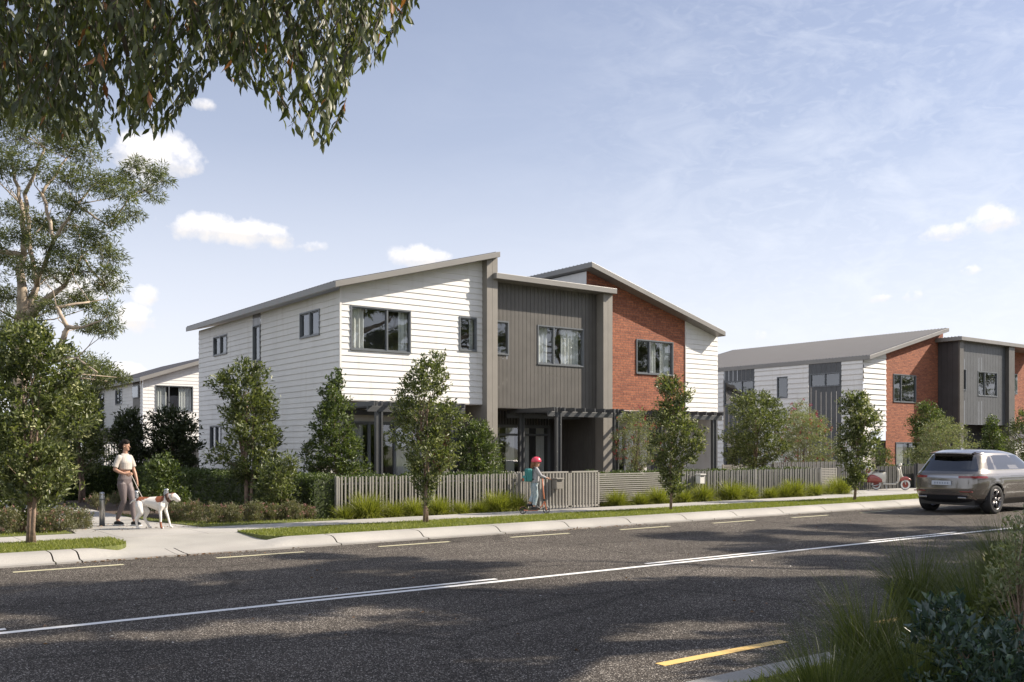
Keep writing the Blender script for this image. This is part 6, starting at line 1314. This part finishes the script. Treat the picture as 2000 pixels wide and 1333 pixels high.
# ================================================================== LIGHT, SKY, CAMERA
w = bpy.data.worlds.new('World'); SC.world = w; w.use_nodes = True
nt = w.node_tree; L = nt.links.new; bg = nt.nodes['Background']
sky = nt.nodes.new('ShaderNodeTexSky'); sky.sky_type = 'NISHITA'; sky.sun_disc = False
el = math.asin(SUN.z); sky.sun_elevation = el; sky.sun_rotation = math.atan2(SUN.x, SUN.y); sky.air_density = 1.0; sky.dust_density = 1.2; sky.ozone_density = 1.0; sky.altitude = 0
tc = nt.nodes.new('ShaderNodeTexCoord'); nrm = nt.nodes.new('ShaderNodeVectorMath'); nrm.operation = 'NORMALIZE'; L(tc.outputs['Generated'], nrm.inputs[0])
DV = nrm.outputs[0]
def math_(op, a, b=None, clamp=False):
    n = nt.nodes.new('ShaderNodeMath'); n.operation = op; n.use_clamp = clamp
    for i, x in enumerate((a, b)):
        if x is None: continue
        if isinstance(x, (int, float)): n.inputs[i].default_value = x
        else: L(x, n.inputs[i])
    return n.outputs[0]
def dot(vec, v):
    n = nt.nodes.new('ShaderNodeVectorMath'); n.operation = 'DOT_PRODUCT'; L(vec, n.inputs[0]); n.inputs[1].default_value = tuple(v); return n.outputs['Value']
nz = N(nt, 'ShaderNodeTexNoise', Scale=26., Detail=9., Roughness=.58); L(DV, nz.inputs['Vector'])
nb = N(nt, 'ShaderNodeTexNoise', Scale=9., Detail=3.); L(DV, nb.inputs['Vector'])
total = None; shade = None
# small cumulus: direction (as seen in the photograph), half width, half height, strength
CL = [(310, 308, 78, 48, 1.0), (345, 330, 45, 26, .9), (262, 300, 30, 26, .7), (400, 447, 72, 30, .9), (480, 455, 60, 26, .9), (540, 460, 34, 24, .7), (828, 506, 58, 24, 1.0),
      (285, 577, 26, 20, .7), (258, 620, 40, 28, .8), (310, 630, 36, 20, .55), (240, 725, 60, 16, .6), (130, 560, 90, 40, .75), (60, 510, 60, 40, .6), (210, 545, 30, 22, .7), (395, 202, 24, 14, .45),
      (1858, 455, 50, 22, .75), (1940, 430, 50, 26, .7), (1705, 583, 44, 10, .5), (1780, 578, 24, 16, .6), (1890, 530, 26, 12, .35), (610, 482, 26, 12, .35), (1090, 690, 200, 10, .2), (1450, 655, 120, 14, .15)]
for (u, v, hw, hh, st) in CL:
    c = (at(u, v, 1.) - Vector((0, 0, CAMH))).normalized(); r = Vector((c.y, -c.x, 0)).normalized(); up = r.cross(c)
    dd = 1 / math.sqrt(1 + ((u - U0) / FP) ** 2 + ((V0 - v) / FP) ** 2)
    a = math_('DIVIDE', dot(DV, r), hw / FP * dd * .98); b = math_('DIVIDE', dot(DV, up), hh / FP * dd * .98)
    q = math_('ADD', math_('MULTIPLY', a, a), math_('MULTIPLY', b, b)); q = math_('SQRT', q)
    front = math_('GREATER_THAN', dot(DV, c), .5)
    e = math_('MULTIPLY', math_('SUBTRACT', 1.6, q), front, True); e = math_('MULTIPLY', e, .4 + .6 * st)
    total = e if total is None else math_('MAXIMUM', total, e)
    g = math_('MULTIPLY', math_('MULTIPLY', b, e), 1.0); shade = g if shade is None else math_('ADD', shade, g)
den = math_('SUBTRACT', math_('ADD', math_('MULTIPLY', total, 1.0), math_('MULTIPLY', math_('SUBTRACT', nz.outputs['Fac'], .5), 2.8)), .48)
den = math_('MULTIPLY', math_('MULTIPLY', den, 1.7, True), math_('MULTIPLY', total, 2.2, True), True)
# high thin cirrus, mostly at the right, drawn out along one direction
mp = nt.nodes.new('ShaderNodeMapping'); mp.inputs['Rotation'].default_value = (.2, .35, .6); mp.inputs['Scale'].default_value = (2.2, 9., 16.); L(DV, mp.inputs[0])
cz = N(nt, 'ShaderNodeTexNoise', Scale=1.6, Detail=10., Roughness=.62, Distortion=.5); L(mp.outputs[0], cz.inputs['Vector'])
cr = dot(DV, (at(1950, 250, 1.) - Vector((0, 0, CAMH))).normalized())
cm = ramp(nt, cr, [(.84, 0.04), (.92, .16), (.98, .9)], L)
ci = math_('MULTIPLY', math_('MULTIPLY', math_('SUBTRACT', cz.outputs['Fac'], .46), 3.4, True), cm.outputs[0], True)
ci = math_("MULTIPLY", ci, .42)
# fine mackerel ripple low right of the zenith
mk = nt.nodes.new('ShaderNodeMapping'); mk.inputs['Rotation'].default_value = (0, .5, .3); mk.inputs['Scale'].default_value = (30., 30., 75.); L(DV, mk.inputs[0])
mz = N(nt, 'ShaderNodeTexNoise', Scale=1.5, Detail=5., Distortion=1.2); L(mk.outputs[0], mz.inputs['Vector'])
mr = ramp(nt, cr, [(.90, 0.), (.985, .8)], L)
mc = math_('MULTIPLY', math_('MULTIPLY', math_('SUBTRACT', mz.outputs['Fac'], .47), 4., True), math_('MULTIPLY', mr.outputs[0], cz.outputs['Fac']), True)
thin = math_('MAXIMUM', ci, math_('MULTIPLY', mc, .4))
# pale haze of the lower sky
sep = nt.nodes.new('ShaderNodeSeparateXYZ'); L(DV, sep.inputs[0])
hz = ramp(nt, sep.outputs[2], [(0, HAZE0), (.12, HAZE0 * .78), (.30, .36), (.55, .16)], L)
def mixc(f, a, b, fac=None):
    n = nt.nodes.new('ShaderNodeMix'); n.data_type = 'RGBA'
    if isinstance(f, (int, float)): n.inputs[0].default_value = f
    else: L(f, n.inputs[0])
    for i, x in ((6, a), (7, b)):
        if isinstance(x, tuple): n.inputs[i].default_value = c4(x)
        else: L(x, n.inputs[i])
    return n.outputs[2]
tn = nt.nodes.new('ShaderNodeMix'); tn.data_type = 'RGBA'; tn.blend_type = 'MULTIPLY'; tn.inputs[0].default_value = 1; L(sky.outputs[0], tn.inputs[6]); tn.inputs[7].default_value = TINT
c = mixc(hz.outputs[0], tn.outputs[2], HAZEC)
bk = ramp(nt, dot(DV, Vector((-.86, -.42, .28)).normalized()), [(.25, 0), (.8, 1.)], L)     # unseen bright cloud added behind and to the left, fills the shaded side walls
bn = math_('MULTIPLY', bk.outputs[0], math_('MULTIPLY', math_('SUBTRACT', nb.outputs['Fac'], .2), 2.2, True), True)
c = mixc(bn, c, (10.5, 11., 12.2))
c = mixc(thin, c, CIRR)
sh = ramp(nt, math_('ADD', math_('MULTIPLY', shade, .9), math_('MULTIPLY', nz.outputs['Fac'], .5)), [(.0, tuple(x * .80 for x in CUMU)), (.55, CUMU)], L)
c = mixc(den, c, sh.outputs[0])
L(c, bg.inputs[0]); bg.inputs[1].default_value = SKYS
sl = bpy.data.lights.new('sun', 'SUN'); sl.energy = SUNS; sl.angle = R(.55); sl.color = (1., .90, .765)
so = bpy.data.objects.new('sun', sl); COL.objects.link(so); so.rotation_euler = (-SUN).to_track_quat('-Z', 'Y').to_euler(); so.location = (0, 0, 60)
cam = bpy.data.cameras.new('camera'); co = bpy.data.objects.new('camera', cam); COL.objects.link(co)
cam.sensor_width = 36; cam.lens = 36 * FP / 2000; cam.shift_y = (V0 - 666.5) / 2000; cam.clip_end = 4000; cam.clip_start = .05
co.location = (0, 0, CAMH); co.rotation_euler = (R(90), 0, math.atan2(SS, CC) - R(90))
SC.camera = co
vs_ = SC.view_settings; vs_.view_transform = 'Standard'; vs_.look = 'None'; vs_.gamma = 1; vs_.exposure = EXPO
SC.cycles.max_bounces = 7; SC.cycles.transparent_max_bounces = 12; SC.cycles.sample_clamp_indirect = 6
